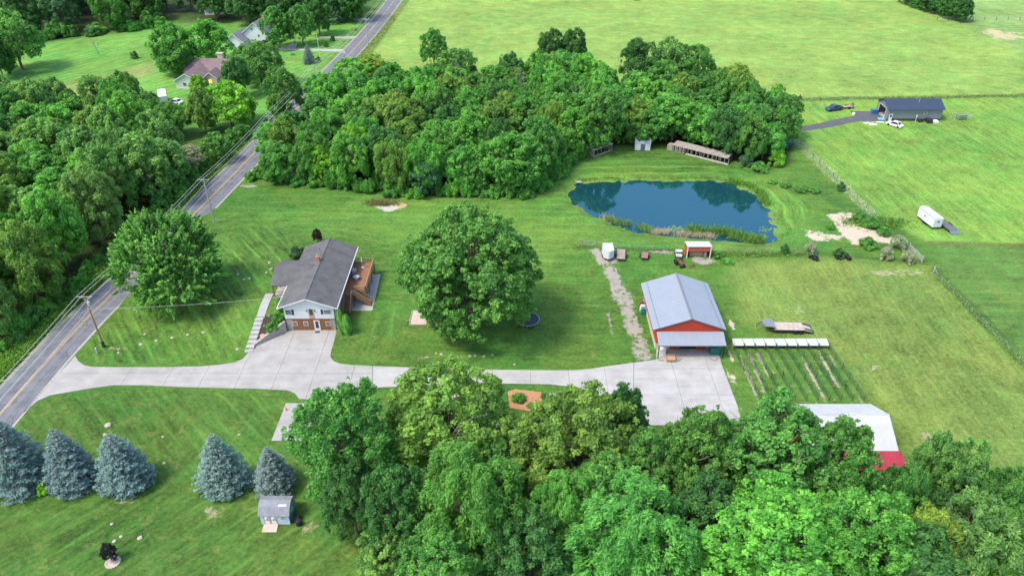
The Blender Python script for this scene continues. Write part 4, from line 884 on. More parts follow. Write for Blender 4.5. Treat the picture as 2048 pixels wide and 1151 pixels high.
for ex in (24.6, 35.0): part(hb().slab([(ex-.03, 98.52, BE+.06+.04+(BR_-BE)*abs(abs(ex-BM)-6.2)/6.2), (ex-.03, 112.7, BE+.1+(BR_-BE)*abs(abs(ex-BM)-6.2)/6.2), (ex+.03, 112.7, BE+.1+(BR_-BE)*abs(abs(ex-BM)-6.2)/6.2), (ex+.03, 98.52, BE+.1+(BR_-BE)*abs(abs(ex-BM)-6.2)/6.2)], .04), 'snow_guard', MATS['grey_trim'], bn)
metal_roof(bn, 95.7, 98.44, 24.2, 35.4, 2.95, 3.85, 12, M_barnroof, axis='x', name='lean_to_panel')
part(hb().box(24.2, 35.4, 95.68, 95.74, 2.85, 3.0), 'lean_to_fascia', MATS['grey_trim'], bn)
for x in (24.4, 35.2): part(hb().box(x-.08, x+.08, 95.9, 96.06, 0, 2.85), 'lean_to_post', M_blackm, bn)
part(hb().box(BX0+.6, BX0+2.4, BY0-.06, BY0-.02, .06, 2.6), 'white_panel', M_white, bn)
part(hb().box(26.8, 28.5, BY0-.08, BY0-.02, .06, 2.7), 'sliding_door', M_barnred, bn); part(hb().box(31.3, 33.0, BY0-.08, BY0-.02, .06, 2.7), 'sliding_door', M_barnred, bn)
part(hb().box(28.5, 31.3, BY0-.05, BY0-.02, .06, 2.6), 'doorway_shade', M_dark, bn)  # flat sheet on the closed wall, the doorway's shade painted in near-black
tag(MB().box(33.4, 35.0, 96.9, 98.3, .06, 1.45).box(33.3, 35.1, 96.8, 98.4, 1.45, 1.55).build('storage_bin', M_teal), 'teal green storage bin under the barn lean-to', 'bin')
tag(MB().box(24.9, 25.9, 97.1, 98.2, .06, 1.0).box(24.85, 25.95, 97.05, 98.25, 1.0, 1.05).build('chest_freezer', M_white), 'white chest freezer under the lean-to at the barn corner', 'freezer')
pl = MB(); pl.box(25.7, 27.2, 95.0, 96.4, .3, .36)
for k in range(4): pl.box(25.7+k*.46, 25.82+k*.46, 95.0, 96.4, .06, .3)
for a in ((25.7,27.2,95.0,95.08),(25.7,27.2,96.32,96.4)): pl.box(*a, .36, .62)
pl.box(25.7,25.78,95.08,96.32,.36,.62).box(27.12,27.2,95.08,96.32,.36,.62)
tag(pl.build('wooden_crate', M_tan), 'low open wooden crate on the concrete in front of the barn', 'crate')
tag(MB().box(27.5, 28.4, 95.7, 96.0, .06, .2).build('timber_offcut', M_oldwood), 'long timber offcut lying right beside the wooden crate', 'timber'); tag(MB().box(27.6, 28.0, 95.3, 95.6, .06, .3).build('timber_block', M_oldwood), 'short timber block in front of the wooden crate', 'timber'); tag(MB().box(24.4, 25.4, 95.4, 95.55, .06, .2).build('timber_offcut', M_oldwood), 'timber offcut lying by the lean-to post and white freezer', 'timber')
for k, (y, z) in enumerate(((110.8, .9), (109.9, .7), (108.8, .8))):
    tag(MB().box(23.4, 24.3, y-.4, y+.4, 0, z).box(23.5, 24.2, y-.3, y+.3, z, z+.5).build('junk_box', (M_rust, M_white, M_teal)[k]), ('rusty', 'white', 'teal')[k]+' box leaning against the side of the red barn', 'box')
hose = MB(); hose.path([(33.0+.0*k+1.6*k/12, 96.3-.9*math.sin(k/12*3.14), .08) for k in range(13)], .03, 6); tag(hose.build('hose', M_blackm), 'black hose curling on the concrete by the teal bin', 'hose')

# ================================================================== WHITE-ROOFED BARN
wb = thing('white_roof_barn', 'red barn with white metal roof and red lean-to behind the trees', 'barn', (47, 76.5, 0)); ox, oy = 47, 76.5
part(hb().box(40.5, 53.2, 72.6, 81.3, -.05, 3.1), 'wall', M_barnred, wb)
g = hb(); g.poly([(53.2, 72.6, 3.1), (53.2, 81.3, 3.1), (53.2, 76.9, 5.3)]); part(g, 'gable', M_barnred, wb); g = hb(); g.poly([(40.5, 81.3, 3.1), (40.5, 72.6, 3.1), (40.5, 76.9, 5.3)]); part(g, 'gable', M_barnred, wb)
metal_roof(wb, 72.2, 76.9, 40.2, 53.5, 3.0, 5.4, 15, M_whiteroof, axis='x'); metal_roof(wb, 81.7, 76.9, 40.2, 53.5, 3.0, 5.4, 15, M_whiteroof, axis='x')
part(hb().tube((40.2, 76.9, 5.42), (53.5, 76.9, 5.42), .08, .08, 6), 'ridge_cap', M_whiteroof, wb)
metal_roof(wb, 69.6, 72.25, 42.0, 53.9, 2.05, 2.9, 13, M_pinkred, axis='x', name='lean_to_panel'); part(hb().box(42.2, 53.6, 69.8, 72.5, -.05, 1.98), 'lean_to_wall', mat('orange_red_wall', (.42, .07, .03), .7, .15, 1), wb)

# ================================================================== SMALL GARDEN SHED
gs = thing('garden_shed', 'small pale blue garden shed with grey gambrel shingle roof and double doors', 'shed', (-30.5, 63.6, 0)); ox, oy = -30.5, 63.6
SX0, SX1, SY0, SY1 = -32.3, -28.65, 62.25, 65.2
sdg = hb().box(SX0, SX1, SY0, SY1, 0, 1.85)
for k in range(11): sdg.box(SX0-.012, SX1+.012, SY0-.015, SY1+.015, .1+k*.165, .1+k*.165+.145)
part(sdg, 'wall', M_bluewall, gs)
prof = [(SY0-.2, 1.8), (SY0+.55, 2.65), (63.72, 3.0), (SY1-.55, 2.65), (SY1+.2, 1.8)]
for (a, za), (b, zb_) in zip(prof[:-1], prof[1:]): part(hb().slab([(SX0-.2, a, za), (SX0-.2, b, zb_), (SX1+.2, b, zb_), (SX1+.2, a, za)], .06), 'roof_slope', mat('shed_shingle', (.20, .21, .23), .9, .22, 1.2, .4, bscale=9), gs)
g = hb(); g.poly([(SX1, SY0, 1.85), (SX1, SY1, 1.85), (SX1, SY1-.5, 2.6), (SX1, 63.72, 2.95), (SX1, SY0+.5, 2.6)]); part(g, 'gable', mat('blue_siding', (.12, .28, .42), .6, .08, 1), gs); g = hb(); g.poly([(SX0, SY1, 1.85), (SX0, SY0, 1.85), (SX0, SY0+.5, 2.6), (SX0, 63.72, 2.95), (SX0, SY1-.5, 2.6)]); part(g, 'gable', mat('blue_siding', (.12, .28, .42), .6, .08, 1), gs)
part(hb().box(SX1, SX1+.03, SY0+.1, SY1-.1, .05, 1.8), 'end_panel', MATS['blue_siding'], gs)
part(hb().slab([(-29.9, SY0+.62, 2.72), (-28.9, SY0+.62, 2.72), (-28.9, SY0+.85, 2.82), (-29.9, SY0+.85, 2.82)], .03), 'skylight', M_white, gs)
for x0 in (-31.9, -31.05):
    d_ = part(hb().box(x0, x0+.82, SY0-.05, SY0-.015, .1, 1.72), 'door', M_white, gs)
    for a in ((x0,x0+.82,.1,.2),(x0,x0+.82,1.62,1.72),(x0,x0+.09,.2,1.62),(x0+.73,x0+.82,.2,1.62),(x0+.09,x0+.73,.86,.94)): part(hb().box(a[0], a[1], SY0-.075, SY0-.05, a[2], a[3]), 'trim', M_tan, d_)
    part(hb().lathe((x0+.41, SY0-.06, 1.28), [(.01,-.2),(.2,-.1),(.2,.1),(.01,.2)], 8), 'octagon_panel', M_bluewall, d_)
window(gs, -29.75-ox, -29.05-ox, .95, 1.55, SY0-oy-.02, frame=M_white)
window(gs, 63.3-oy, 63.95-oy, 1.0, 1.55, SX1-ox+.03, 1, axis='y')
rmp = thing('shed_ramp', 'weathered board ramp in front of the garden shed doors', 'ramp', (-31.1, 61.6, 0)); ox, oy = -31.1, 61.6
for k in range(8): x = -32.0+k*.235; part(hb().slab([(x, 61.0, .06), (x+.22, 61.0, .06), (x+.22, 62.15, .2), (x, 62.15, .2)], .05), 'plank', M_sand, rmp)
for k, (x, y, r) in enumerate(((-27.9, 62.9, .45), (-27.5, 62.2, .4))):
    tag(MB().lathe((x, y, 0), [(r*.8,0),(r,.1),(r,.7),(r*.85,.85),(r*.3,.88)], 14).build('barrel', M_black), ('large', 'smaller')[k]+' black barrel beside the garden shed', 'barrel')

# ================================================================== POLES AND WIRES
def pole(x, y, ht, lean, label, transformer=False, arm=2.4, m=M_pole_g, group='utility poles along the road'):
    p = thing('utility_pole', label, 'pole', (x, y, float(hgt(x, y))), 0, group)
    MB().tube((0,0,-.2), (0,0,ht), .17, .11, 10).build('shaft', m, p)
    a = MB().box(-arm/2, arm/2, -.05, .05, ht-.35, ht-.23).build('crossarm', M_pole_g, p)
    for xx in (-arm/2+.1, -.35, arm/2-.1): MB().lathe((xx, 0, ht-.23), [(.03,0),(.06,.05),(.03,.1),(.05,.15),(.02,.19)], 8).build('insulator', M_white, a)
    MB().tube((-.7,0,ht-.3), (0,-.06,ht-.9), .025, .025, 5).tube((.7,0,ht-.3), (0,-.06,ht-.9), .025, .025, 5).build('brace', M_galv, a)
    if transformer:
        t = MB().lathe((.42, -.12, ht-2.1), [(.05,0),(.24,.04),(.26,.1),(.26,.85),(.22,.95),(.08,1.0)], 12).build('transformer', M_galv, p)
        MB().tube((.42,-.12,ht-1.1), (.42,-.12,ht-.85), .05, .03, 6).build('bushing', M_white, t)
        MB().box(-.2,.2,-.22,-.14,ht-2.6,ht-2.45).build('cutout_bracket', M_galv, p); MB().box(-.19,.19,-.19,.19,.0,1.3).build('dark_butt', M_mulch, p)
    return p
PP = [(-72.5, 40, 10.6), gp(208,694)[:2]+(10.7,), gp(429,446)[:2]+(10.7,), gp(551,306)[:2]+(10.4,), gp(637,196)[:2]+(10,), gp(737,91)[:2]+(10,), gp(773,42)[:2]+(10,)]
plab = [None, 'brown wooden utility pole carrying a grey transformer beside the drive entrance', 'grey utility pole behind the large round tree', 'utility pole at the corner of the wood where the side lane meets the road', 'utility pole rising out of the trees by the far bend of the road', 'utility pole on the verge beside the big field', 'most distant utility pole on the verge of the big field']
for k, (x, y, h_) in enumerate(PP):
    if plab[k]: pole(x, y, h_, 0, plab[k], k == 1, 2.5, M_pole if k == 1 else M_pole_g)
M_wire = mat('wire', (.50, .51, .52), .5, .1, 1)
def wire(pts, r, label, group=None):
    mb = MB()
    for a, b in zip(pts[:-1], pts[1:]):
        a = Vector(a); b = Vector(b); L = (b-a).length; sag = L*.012; q = []
        for k in range(9): t = k/8; p = a.lerp(b, t); p.z -= sag*4*t*(1-t); q.append(tuple(p))
        mb.path(q, r, 4)
    return tag(mb.build('power_wire', M_wire), label, 'wire', group)
for dx_, dz_, nm in ((-1.15, 0, 'outer'), (-.35, 0, 'middle'), (1.15, 0, 'road-side'), (0, -2.7, 'lower')):
    wire([(x+dx_, y, h_-.05+dz_) for x, y, h_ in PP], .028, f'{nm} power wire strung from pole to pole along the road', 'power wires along the road')
p1 = PP[1]; wire([(p1[0]+.1, p1[1], 8.0), (-40.4, 106, 5.6)], .022, 'thin service wire from the transformer pole to the house')
tag(MB().box(-.12,.12,-.12,.12,0,.95).lathe((0,0,.95), [(.17,0),(.17,.1),(.05,.16)], 8).build('utility_pedestal', M_galv), 'small grey utility pedestal standing beside the transformer pole', 'pedestal').location = gp(195,705)
x, y, z = gp(640, 115); pf = thing('lamp_pole', 'slim white pole on the lawn of the grey house', 'pole', (x, y, 0)); MB().tube((0,0,-.1), (0,0,8.5), .1, .07, 8).build('shaft', M_white, pf); MB().tube((0,0,8.3), (-.7,0,8.5), .03, .03, 6).lathe((-.75,0,8.42), [(.03,0),(.16,.02),(.05,.12)], 8).build('lamp_head', M_galv, pf)

# ================================================================== YARD THINGS
x, y = at(1055, 637, .9); tp = thing('trampoline', 'round dark blue trampoline on the lawn beside the big maple', 'trampoline', (x, y, 0))
MB().lathe((0,0,0), [(.01,.86),(1.9,.86),(1.9,.88),(.01,.88)], 32).build('mat', M_mat, tp, False)
rim = MB(); rim.path([(2.14*math.cos(k*.19635), 2.14*math.sin(k*.19635), .89) for k in range(33)], .045, 6); rim.build('rim', M_galv, tp)
pdm = MB()
for k in range(32): a, b = k*.19635, (k+1)*.19635; pdm.slab([(2.1*math.cos(a),2.1*math.sin(a),.9),(2.1*math.cos(b),2.1*math.sin(b),.9),(1.86*math.cos(b),1.86*math.sin(b),.9),(1.86*math.cos(a),1.86*math.sin(a),.9)], .03)
pdm.build('pad', mat('trampoline_pad', (.03,.05,.10), .6, .15, 1), tp)
for k in range(6):
    a = k*1.047+.3; c, s = math.cos(a), math.sin(a); MB().path([(2.1*c-.35*s, 2.1*s+.35*c, .88), (2.1*c-.35*s, 2.1*s+.35*c, .03), (2.1*c+.35*s, 2.1*s-.35*c, .03), (2.1*c+.35*s, 2.1*s-.35*c, .88)], .025, 6).build('leg', M_galv, tp)
sb = thing('sandbox', 'timber-framed sandbox partly under the big maple', 'sandbox', gp(838,640)); 
c0 = gp(818, 651); ox, oy = gp(838,640)[:2]; x0, y0 = c0[0], c0[1]; x1, y1 = x0+5.0, y0+4.6
part(MB().box(x0+.1, x1-.1, y0+.1, y1-.1, 0, .12), 'sand', M_sand, sb)
for a in ((x0,x1,y0,y0+.14),(x0,x1,y1-.14,y1),(x0,x0+.14,y0+.14,y1-.14),(x1-.14,x1,y0+.14,y1-.14)): part(MB().box(*a, 0, .24), 'timber', M_oldwood, sb)
x, y, z = gp(573, 820); cn = thing('traffic_cone', 'small orange traffic cone on the parking pad', 'cone', (x, y, .05)); MB().box(-.17,.17,-.17,.17,0,.03).build('base', M_orange, cn); MB().lathe((0,0,.03), [(.13,0),(.04,.62),(.01,.66)], 12).build('body', M_orange, cn)
# garden bed beyond the tree clump
struct(MB().prism(PX([(1015,783),(1030,778),(1082,784),(1084,800),(1060,822),(1020,815)]), -.05, .07).build('garden_bed', M_mulch_o))
struct(MB().prism(PX([(905,788),(990,800),(1010,870),(960,900),(895,860)]), -.05, .05).build('gravel_play_yard', mat('pale_gravel', (.42,.37,.34), .95, .25, 4, .4)))
shrub('bush1', 1036, 800, 34, 1.5, 'mid', 'dark green shrub in the orange-mulched garden bed'); shrub('bush2', 1061, 812, 22, .5, 'emerald', 'low spreading plant in the orange-mulched garden bed'); shrub('bush2', 1090, 795, 20, 1.0, 'mid', 'small shrub beside the garden bed stone')
x, y, z = gp(1103, 793); stone(x, y, z, .7, 'grey boulder at the end of the garden bed', mat('grey_stone', (.30,.28,.25), .9, .25, 3, .3))
x, y, z = gp(1015, 800); sf = thing('swing_frame', 'teal A-frame swing standing beside the garden bed', 'swing', (x, y, 0))
for sx in (0, -2.8):
    for sy in (-.9, .9): MB().tube((sx, sy, 0), (sx, 0, 2.3), .045, .04, 6).build('leg', M_teal if sx == 0 else M_rust, sf)
MB().tube((-2.9,0,2.3), (.1,0,2.3), .045, .045, 6).build('top_bar', M_teal, sf); MB().path([(-1.2,0,2.28),(-1.2,0,.55),(-1.65,0,.55),(-1.65,0,2.28)], .015, 4).build('chain', M_blackm, sf); MB().box(-1.68,-1.17,-.13,.13,.5,.55).build('seat', M_black, sf)
# red garden machine half hidden under trees at the lawn's corner
x, y, z = gp(745, 1103); rm = thing('garden_tractor', 'small red garden tractor half under the trees at the lawn corner', 'tractor', (x, y, 0), .5)
MB().box(-.3,.3,.1,.95,.35,.85).build('hood', M_barnred, rm); MB().box(-.28,.28,-.6,.1,.3,.5).build('chassis', M_blackm, rm); MB().box(-.22,.22,-.55,-.15,.5,.62).box(-.22,.22,-.6,-.52,.62,.95).build('seat', M_black, rm)
def wheel(parent, x, y, r, w_, name='wheel', axis='x', hub=M_galv):
    prof_ = [(r*.55,-w_/2),(r*.95,-w_/2),(r,-w_*.3),(r,w_*.3),(r*.95,w_/2),(r*.55,w_/2)]
    me = MB().lathe((0,0,0), prof_, 16).mesh('tyre'); me.materials.append(M_black); o = bpy.data.objects.new(name, me); COL.objects.link(o); o.parent = parent; o.location = (x, y, r); o.rotation_euler = (0, math.pi/2, 0) if axis == 'x' else (math.pi/2, 0, 0)
    hm = MB().lathe((0,0,0), [(.02,-w_*.42),(r*.56,-w_*.42),(r*.56,w_*.42),(.02,w_*.42)], 12).mesh('rim'); hm.materials.append(hub); h_ = bpy.data.objects.new('rim', hm); COL.objects.link(h_); h_.parent = o; return o
for sx in (-.42, .42): wheel(rm, sx, -.4, .3, .22); wheel(rm, sx*.8, .75, .2, .15)

# ---- trailers
def box_trailer(x, y, rz, L, W, Hh_, label, nose=.8, emblem=False, z0=.5):
    t = thing('enclosed_trailer', label, 'trailer', (x, y, float(hgt(x, y))), rz)
    pts = [(-W/2, -L/2), (W/2, -L/2), (W/2, L/2), (.15, L/2+nose), (-.15, L/2+nose), (-W/2, L/2)]
    MB().prism(pts, z0, z0+Hh_).build('body', M_white, t); MB().prism([(px*1.01, py*1.005) for px, py in pts], z0+Hh_, z0+Hh_+.05).build('roof', M_whiteroof, t)
    MB().prism([(px*1.012, py*1.006) for px, py in pts], z0-.02, z0+.09).build('skirt', M_blackm, t)
    for sx in (-1, 1):
        MB().box(min(sx*(W/2), sx*(W/2+.12)), max(sx*(W/2), sx*(W/2+.12)), -.75, .55, .62, .7).build('fender', M_galv, t)
        for yy in (-.45, .3): wheel(t, sx*(W/2+.0), yy, .33, .2)
    MB().tube((-.5, L/2+.2, z0), (0, L/2+nose+1.1, z0), .05, .05, 6).tube((.5, L/2+.2, z0), (0, L/2+nose+1.1, z0), .05, .05, 6).build('tongue', M_blackm, t); MB().tube((0, L/2+nose+1.0, 0), (0, L/2+nose+1.0, z0+.3), .04, .04, 6).build('jack', M_galv, t)
    dr = MB().box(-W/2+.05, W/2-.05, -L/2-.03, -L/2, z0+.06, z0+Hh_-.08).build('rear_door', M_white, t); MB().box(-W/2+.2, -W/2+.24, -L/2-.06, -L/2-.03, z0+.3, z0+Hh_-.3).box(W/2-.24, W/2-.2, -L/2-.06, -L/2-.03, z0+.3, z0+Hh_-.3).build('bar_lock', M_galv, dr)
    for a in (-W/2, W/2): MB().box(a-.02, a+.02, -L/2-.015, L/2, z0+Hh_-.03, z0+Hh_+.03).build('edge_trim', MATS['grey_trim'], t)
    if emblem:
        navy = mat('emblem_print', (.06,.08,.12), .5, .5, 8)
        em = MB(); hx = [(-.45,.1),(-.25,.32),(.1,.36),(.42,.22),(.45,.05),(.2,-.02),(.3,-.25),(.05,-.1),(-.12,-.34),(-.2,-.05)]
        em.poly([(-px*.8, -L/2-.034, z0+Hh_*.62+pz*.8) for px, pz in hx][::-1]); em.build('emblem', navy, t)
        em = MB(); em.poly([(-W/2-.006, .4+px*.7, z0+Hh_*.55+pz*.7) for px, pz in hx]); em.build('emblem', navy, t)
    return t
x, y = at(1216, 503, 1.2); box_trailer(x, y+.2, R(180), 2.9, 2.1, 1.75, 'white enclosed trailer with pointed nose parked at the end of the gravel track', .7)
a = at(1863.5, 461, 0); box_trailer(a[0]+.75, a[1]+3.3, R(8), 5.6, 2.1, 2.1, 'long white enclosed trailer with dark emblems on its side and rear door', .6, True)
def flat_trailer(x, y, rz, L, W, z, deckm, label, rails=True, tandem=True, name='utility_trailer', tilt=False):
    t = thing(name, label, 'trailer', (x, y, float(hgt(x, y))), rz)
    n = int(W/.2)
    for k in range(n): xx = -W/2+k*W/n; MB().box(xx, xx+W/n-.015, -L/2, L/2, z-.05, z).build('deck_plank', deckm, t)
    fr = MB()
    for xx in (-W/2-.05, W/2): fr.box(xx, xx+.05, -L/2, L/2, z-.16, z+.02)
    fr.box(-W/2, W/2, -L/2-.05, -L/2, z-.16, z+.02).box(-W/2, W/2, L/2, L/2+.05, z-.16, z+.02); fr.build('frame', M_blackm, t)
    if rails:
        rl = MB()
        for xx in (-W/2-.03, W/2+.03):
            rl.tube((xx,-L/2,z+.38), (xx,L/2,z+.38), .03, .03, 6)
            for k in range(4): rl.tube((xx,-L/2+L*k/3,z), (xx,-L/2+L*k/3,z+.38), .025, .025, 5)
        rl.build('side_rail', M_blackm, t)
    MB().tube((-W*.4, L/2, z-.1), (0, L/2+1.2, z-.1), .05, .05, 6).tube((W*.4, L/2, z-.1), (0, L/2+1.2, z-.1), .05, .05, 6).build('tongue', M_blackm, t)
    for sx in (-1, 1):
        for yy in ((-.4, .35) if tandem else (0,)): wheel(t, sx*(W/2+.17), yy, .32, .2)
        MB().box(min(sx*(W/2+.06), sx*(W/2+.3)), max(sx*(W/2+.06), sx*(W/2+.3)), -.8 if tandem else -.4, .75 if tandem else .4, .68, .71).build('fender', M_blackm, t)
    return t
x, y = at(1242, 508, .5); flat_trailer(x, y, R(172), 4.0, 1.7, .55, M_oldwood, 'weathered plank-deck trailer beside the white pointed trailer', False, True)
x, y = at(1289, 510, .5); flat_trailer(x, y, R(168), 2.5, 1.4, .55, mat('red_brown_plank', (.26,.15,.11), .9, .3, 3), 'small trailer with black side rails and brown plank floor', True, False)
x, y = at(1904, 456, .5); t_ = flat_trailer(x-.6, y+1.6, R(8), 5.4, 2.0, .6, mat('dark_plank', (.12,.12,.13), .8, .25, 3), 'dark flat trailer parked close beside the white emblem trailer', False, True)
MB().slab([(-1.0,-2.75,.6),(1.0,-2.75,.6),(1.0,-3.7,.12),(-1.0,-3.7,.12)], .06).build('tail_ramp', mat('slate_ramp', (.12,.15,.19), .5, .15, 2), t_)
# gooseneck flatbed
gt = thing('gooseneck_trailer', 'gooseneck flatbed trailer with pale plank deck and tandem white wheels', 'trailer', (48.7, 104.0, 0), R(-1.5))
for k in range(11): yy = -1.2+k*.218; MB().box(-2.9, 2.3, yy, yy+.2, .82, .88).build('deck_plank', mat('pale_plank', (.44,.36,.30), .9, .3, 1.6, .3), gt)
for k in range(11): yy = -1.2+k*.218; MB().slab([(2.32,yy,.88),(3.9,yy+.0,.42),(3.9,yy+.2,.42),(2.32,yy+.2,.88)], .05).build('dovetail_plank', MATS['pale_plank'], gt)
MB().box(-2.95,2.3,-1.27,-1.2,.68,.9).box(-2.95,2.3,1.2,1.27,.68,.9).box(-3.0,-2.9,-1.27,1.27,.68,.9).slab([(2.3,-1.27,.9),(4.0,-1.27,.44),(4.0,-1.2,.44),(2.3,-1.2,.9)], .16).slab([(2.3,1.2,.9),(4.0,1.2,.44),(4.0,1.27,.44),(2.3,1.27,.9)], .16).build('side_frame', M_blackm, gt)
for yy in (-.95, .55):
    rp_ = MB(); rp_.slab([(2.6,yy,.86),(4.2,yy,.4),(4.2,yy+.45,.4),(2.6,yy+.45,.86)], .05); rp_.build('loading_ramp', M_blackm, gt)
MB().slab([(-4.6,-1.0,1.5),(-2.75,-1.25,1.5),(-2.75,1.25,1.5),(-4.6,1.0,1.5)], .07).build('upper_deck', mat('steel_plate', (.22,.23,.25), .5, .15, 1.5, metal=.3), gt)
MB().tube((-2.8,-1.1,.8), (-2.8,-1.1,1.45), .06, .06, 6).tube((-2.8,1.1,.8), (-2.8,1.1,1.45), .06, .06, 6).tube((-4.4,-.5,1.35), (-5.6,0,1.25), .06, .06, 6).tube((-4.4,.5,1.35), (-5.6,0,1.25), .06, .06, 6).tube((-5.6,0,1.3), (-5.6,0,.5), .06, .05, 6).build('gooseneck', M_blackm, gt)
MB().tube((-3.0,-.9,1.4), (-3.0,-.9,0), .07, .07, 6).tube((-3.0,.9,1.4), (-3.0,.9,0), .07, .07, 6).build('landing_jack', M_blackm, gt)
MB().box(-3.6,-3.1,-.5,.5,.75,1.4).build('tool_box', M_blackm, gt)
for sy in (-1.2, 1.2):
    for xx in (.9, 1.85): wheel(gt, xx, sy, .4, .24, axis='y', hub=M_white)

# ---- small red open shed, cart, lumber and old machines
rs = thing('open_shed', 'small red three-sided shed with white roof by the pond', 'shed', (38, 129.2, 0)); ox, oy = 38, 129.2
part(hb().slab([(35.5,128.3,2.75),(40.5,128.3,2.75),(40.5,131.0,2.45),(35.5,131.0,2.45)], .1), 'roof', M_whiteroof, rs); part(hb().box(35.6,35.7,128.5,130.8,0,2.4), 'side_wall', M_barnred, rs); part(hb().box(40.3,40.4,128.5,130.8,0,2.4), 'side_wall', M_barnred, rs); part(hb().box(35.7,40.3,130.7,130.8,0,2.35), 'back_wall', M_barnred, rs)
part(hb().box(35.7,40.3,128.42,128.5,1.55,2.62), 'front_header', mat('faded_red', (.45,.09,.06), .7, .15, 2), rs)
for x in (35.65, 40.35): part(hb().box(x-.1,x+.1,128.35,128.5,0,2.6), 'corner_post', M_white, rs)
for k in range(6): tag(MB().box(36.3+.1*(k % 2), 39.0+.1*(k % 2), 129.1, 130.4, .1+k*.16, .1+k*.16+.13).build('board_stack', M_tan), 'layer of tan boards stacked inside the small red shed', 'boards', 'boards in the red shed')
tag(MB().tube((39.6,129.3,0), (39.6,129.3,1.0), .4, .4, 12).build('barrel', M_galv), 'grey barrel inside the small red shed', 'barrel')
for k in range(5): 
    x, y, z = gp(1310+k*7, 504+(k % 2)*2.5); tag(MB().slab([(-1.4,-.1,.12),(1.4,-.1,.12),(1.4,.12,.12),(-1.4,.12,.12)], .1).build('fallen_plank', M_oldwood), 'weathered grey plank lying in the grass by the fence', 'plank', 'planks by the fence').matrix_world = Matrix.Translation((x, y, .02)) @ Matrix.Rotation(-.12-.05*k, 4, 'Z')
def car(x, y, rz, L, W, paint, label, name, kind='sedan'):
    c = thing(name, label, 'car' if kind == 'sedan' else 'truck', (x, y, float(hgt(x, y))), rz)
    if kind == 'sedan': low = [(-.5,.25),(-.5,.62),(-.47,.72),(-.22,.78),(.22,.76),(.46,.68),(.5,.55),(.5,.25)]; cab = [(-.34,.76),(-.22,1.30),(.08,1.33),(.27,.76)]; Hs = 1.08
    else: low = [(-.5,.35),(-.5,.95),(-.12,.95),(-.12,.95),(.25,.95),(.47,.9),(.5,.7),(.5,.35)]; cab = [(-.14,.93),(-.11,1.6),(.1,1.62),(.26,.93)]; Hs = 1.1
    def ext(prof_, hw, hw2, nm, m):
        n = len(prof_); mb = MB()
        for s in (-1, 1): mb.v += [(s*(hw if z < prof_[0][1]+.1 or hw2 is None else hw2), t*L, z*Hs) for t, z in prof_]
        mb.f += [tuple(range(n-1, -1, -1)), tuple(range(n, 2*n))] + [(k, (k+1) % n, n+(k+1) % n, n+k) for k in range(n)]
        return mb.build(nm, m, c)
    ext(low, W/2, None, 'body', paint); ext(cab, W/2*.95, W/2*.78, 'cabin_glass', M_glass)
    zt = cab[1][1]*Hs; MB().box(-W/2*.8, W/2*.8, cab[1][0]*L-.03, cab[2][0]*L+.03, zt-.01, zt+.05).build('roof', paint, c)
    for sx in (-1, 1):
        for t, z in ((cab[0], cab[1]), (cab[3], cab[2])): MB().tube((sx*W/2*.95, t[0]*L, t[1]*Hs), (sx*W/2*.78, z[0]*L, z[1]*Hs+.02), .05, .05, 5).build('pillar', paint, c)
        MB().box(sx*W*.36-.14, sx*W*.36+.14, L*.5-.03, L*.5+.02, .5*Hs, .62*Hs).build('headlight', M_white, c); MB().box(sx*W*.38-.12, sx*W*.38+.12, -L*.5-.02, -L*.5+.03, .55*Hs, .66*Hs).build('tail_light', M_barnred, c)
        for yy in (-.31, .31): wheel(c, sx*(W/2-.08), yy*L, .33 if kind == 'sedan' else .4, .22)
    if kind == 'truck': MB().box(-W/2+.1, W/2-.1, -L*.48, -L*.15, .95*Hs+.005, .95*Hs+.02).build('bed_cover', M_black, c)
    return c
x, y = at(1357, 507, .5); ut = thing('utility_cart', 'grey and white utility cart parked beside the small red shed', 'cart', (x, y, 0), R(175))
MB().box(-.65,.65,-.9,.2,.55,.75).box(-.65,-.6,-.9,.2,.75,1.0).box(.6,.65,-.9,.2,.75,1.0).box(-.65,.65,-.95,-.9,.75,1.0).build('cargo_box', M_galv, ut); MB().box(-.6,.6,.2,1.2,.45,.8).build('front_body', M_white, ut); MB().box(-.62,.62,.1,.75,1.45,1.52).build('roof', M_white, ut); MB().box(-.5,.5,.22,.6,.8,.9).build('seat', M_black, ut)
for sx in (-.58, .58):
    MB().tube((sx,.15,.7), (sx,.15,1.46), .03, .03, 5).tube((sx,.75,.75), (sx,.7,1.46), .03, .03, 5).build('roof_post', M_blackm, ut)
    for yy in (-.6, .85): wheel(ut, sx*1.1, yy, .28, .2)
x, y = at(1360, 526, .5); om = thing('old_tractor', 'rusty old tractor standing in the grass in front of the small red shed', 'tractor', (x, y, 0), R(200))
MB().box(-.3,.3,-.2,1.2,.55,1.05).build('hood', M_rust, om); MB().box(-.35,.35,-.9,-.2,.5,.95).build('gearbox', M_rust, om); MB().box(-.22,.22,-.85,-.5,1.0,1.08).box(-.22,.22,-.9,-.84,1.08,1.35).build('seat', M_rust, om); MB().tube((0,-.2,1.0), (0,-.4,1.4), .02, .02, 5).build('steering_column', M_blackm, om); MB().tube((.12,.7,1.05), (.12,.7,1.6), .04, .04, 6).build('exhaust', M_blackm, om)
for sx in (-.65, .65): wheel(om, sx, -.6, .6, .3, hub=M_rust); wheel(om, sx*.65, 1.0, .33, .18, hub=M_rust)
x, y = at(1382, 532, .3); pw = thing('plough', 'rusty plough lying in the grass beside the old tractor', 'plough', (x, y, 0), .6)
MB().tube((-1.0,0,.45), (1.0,0,.5), .05, .05, 6).tube((-1.0,0,.45), (-1.3,0,.2), .04, .04, 6).build('beam', M_rust, pw)
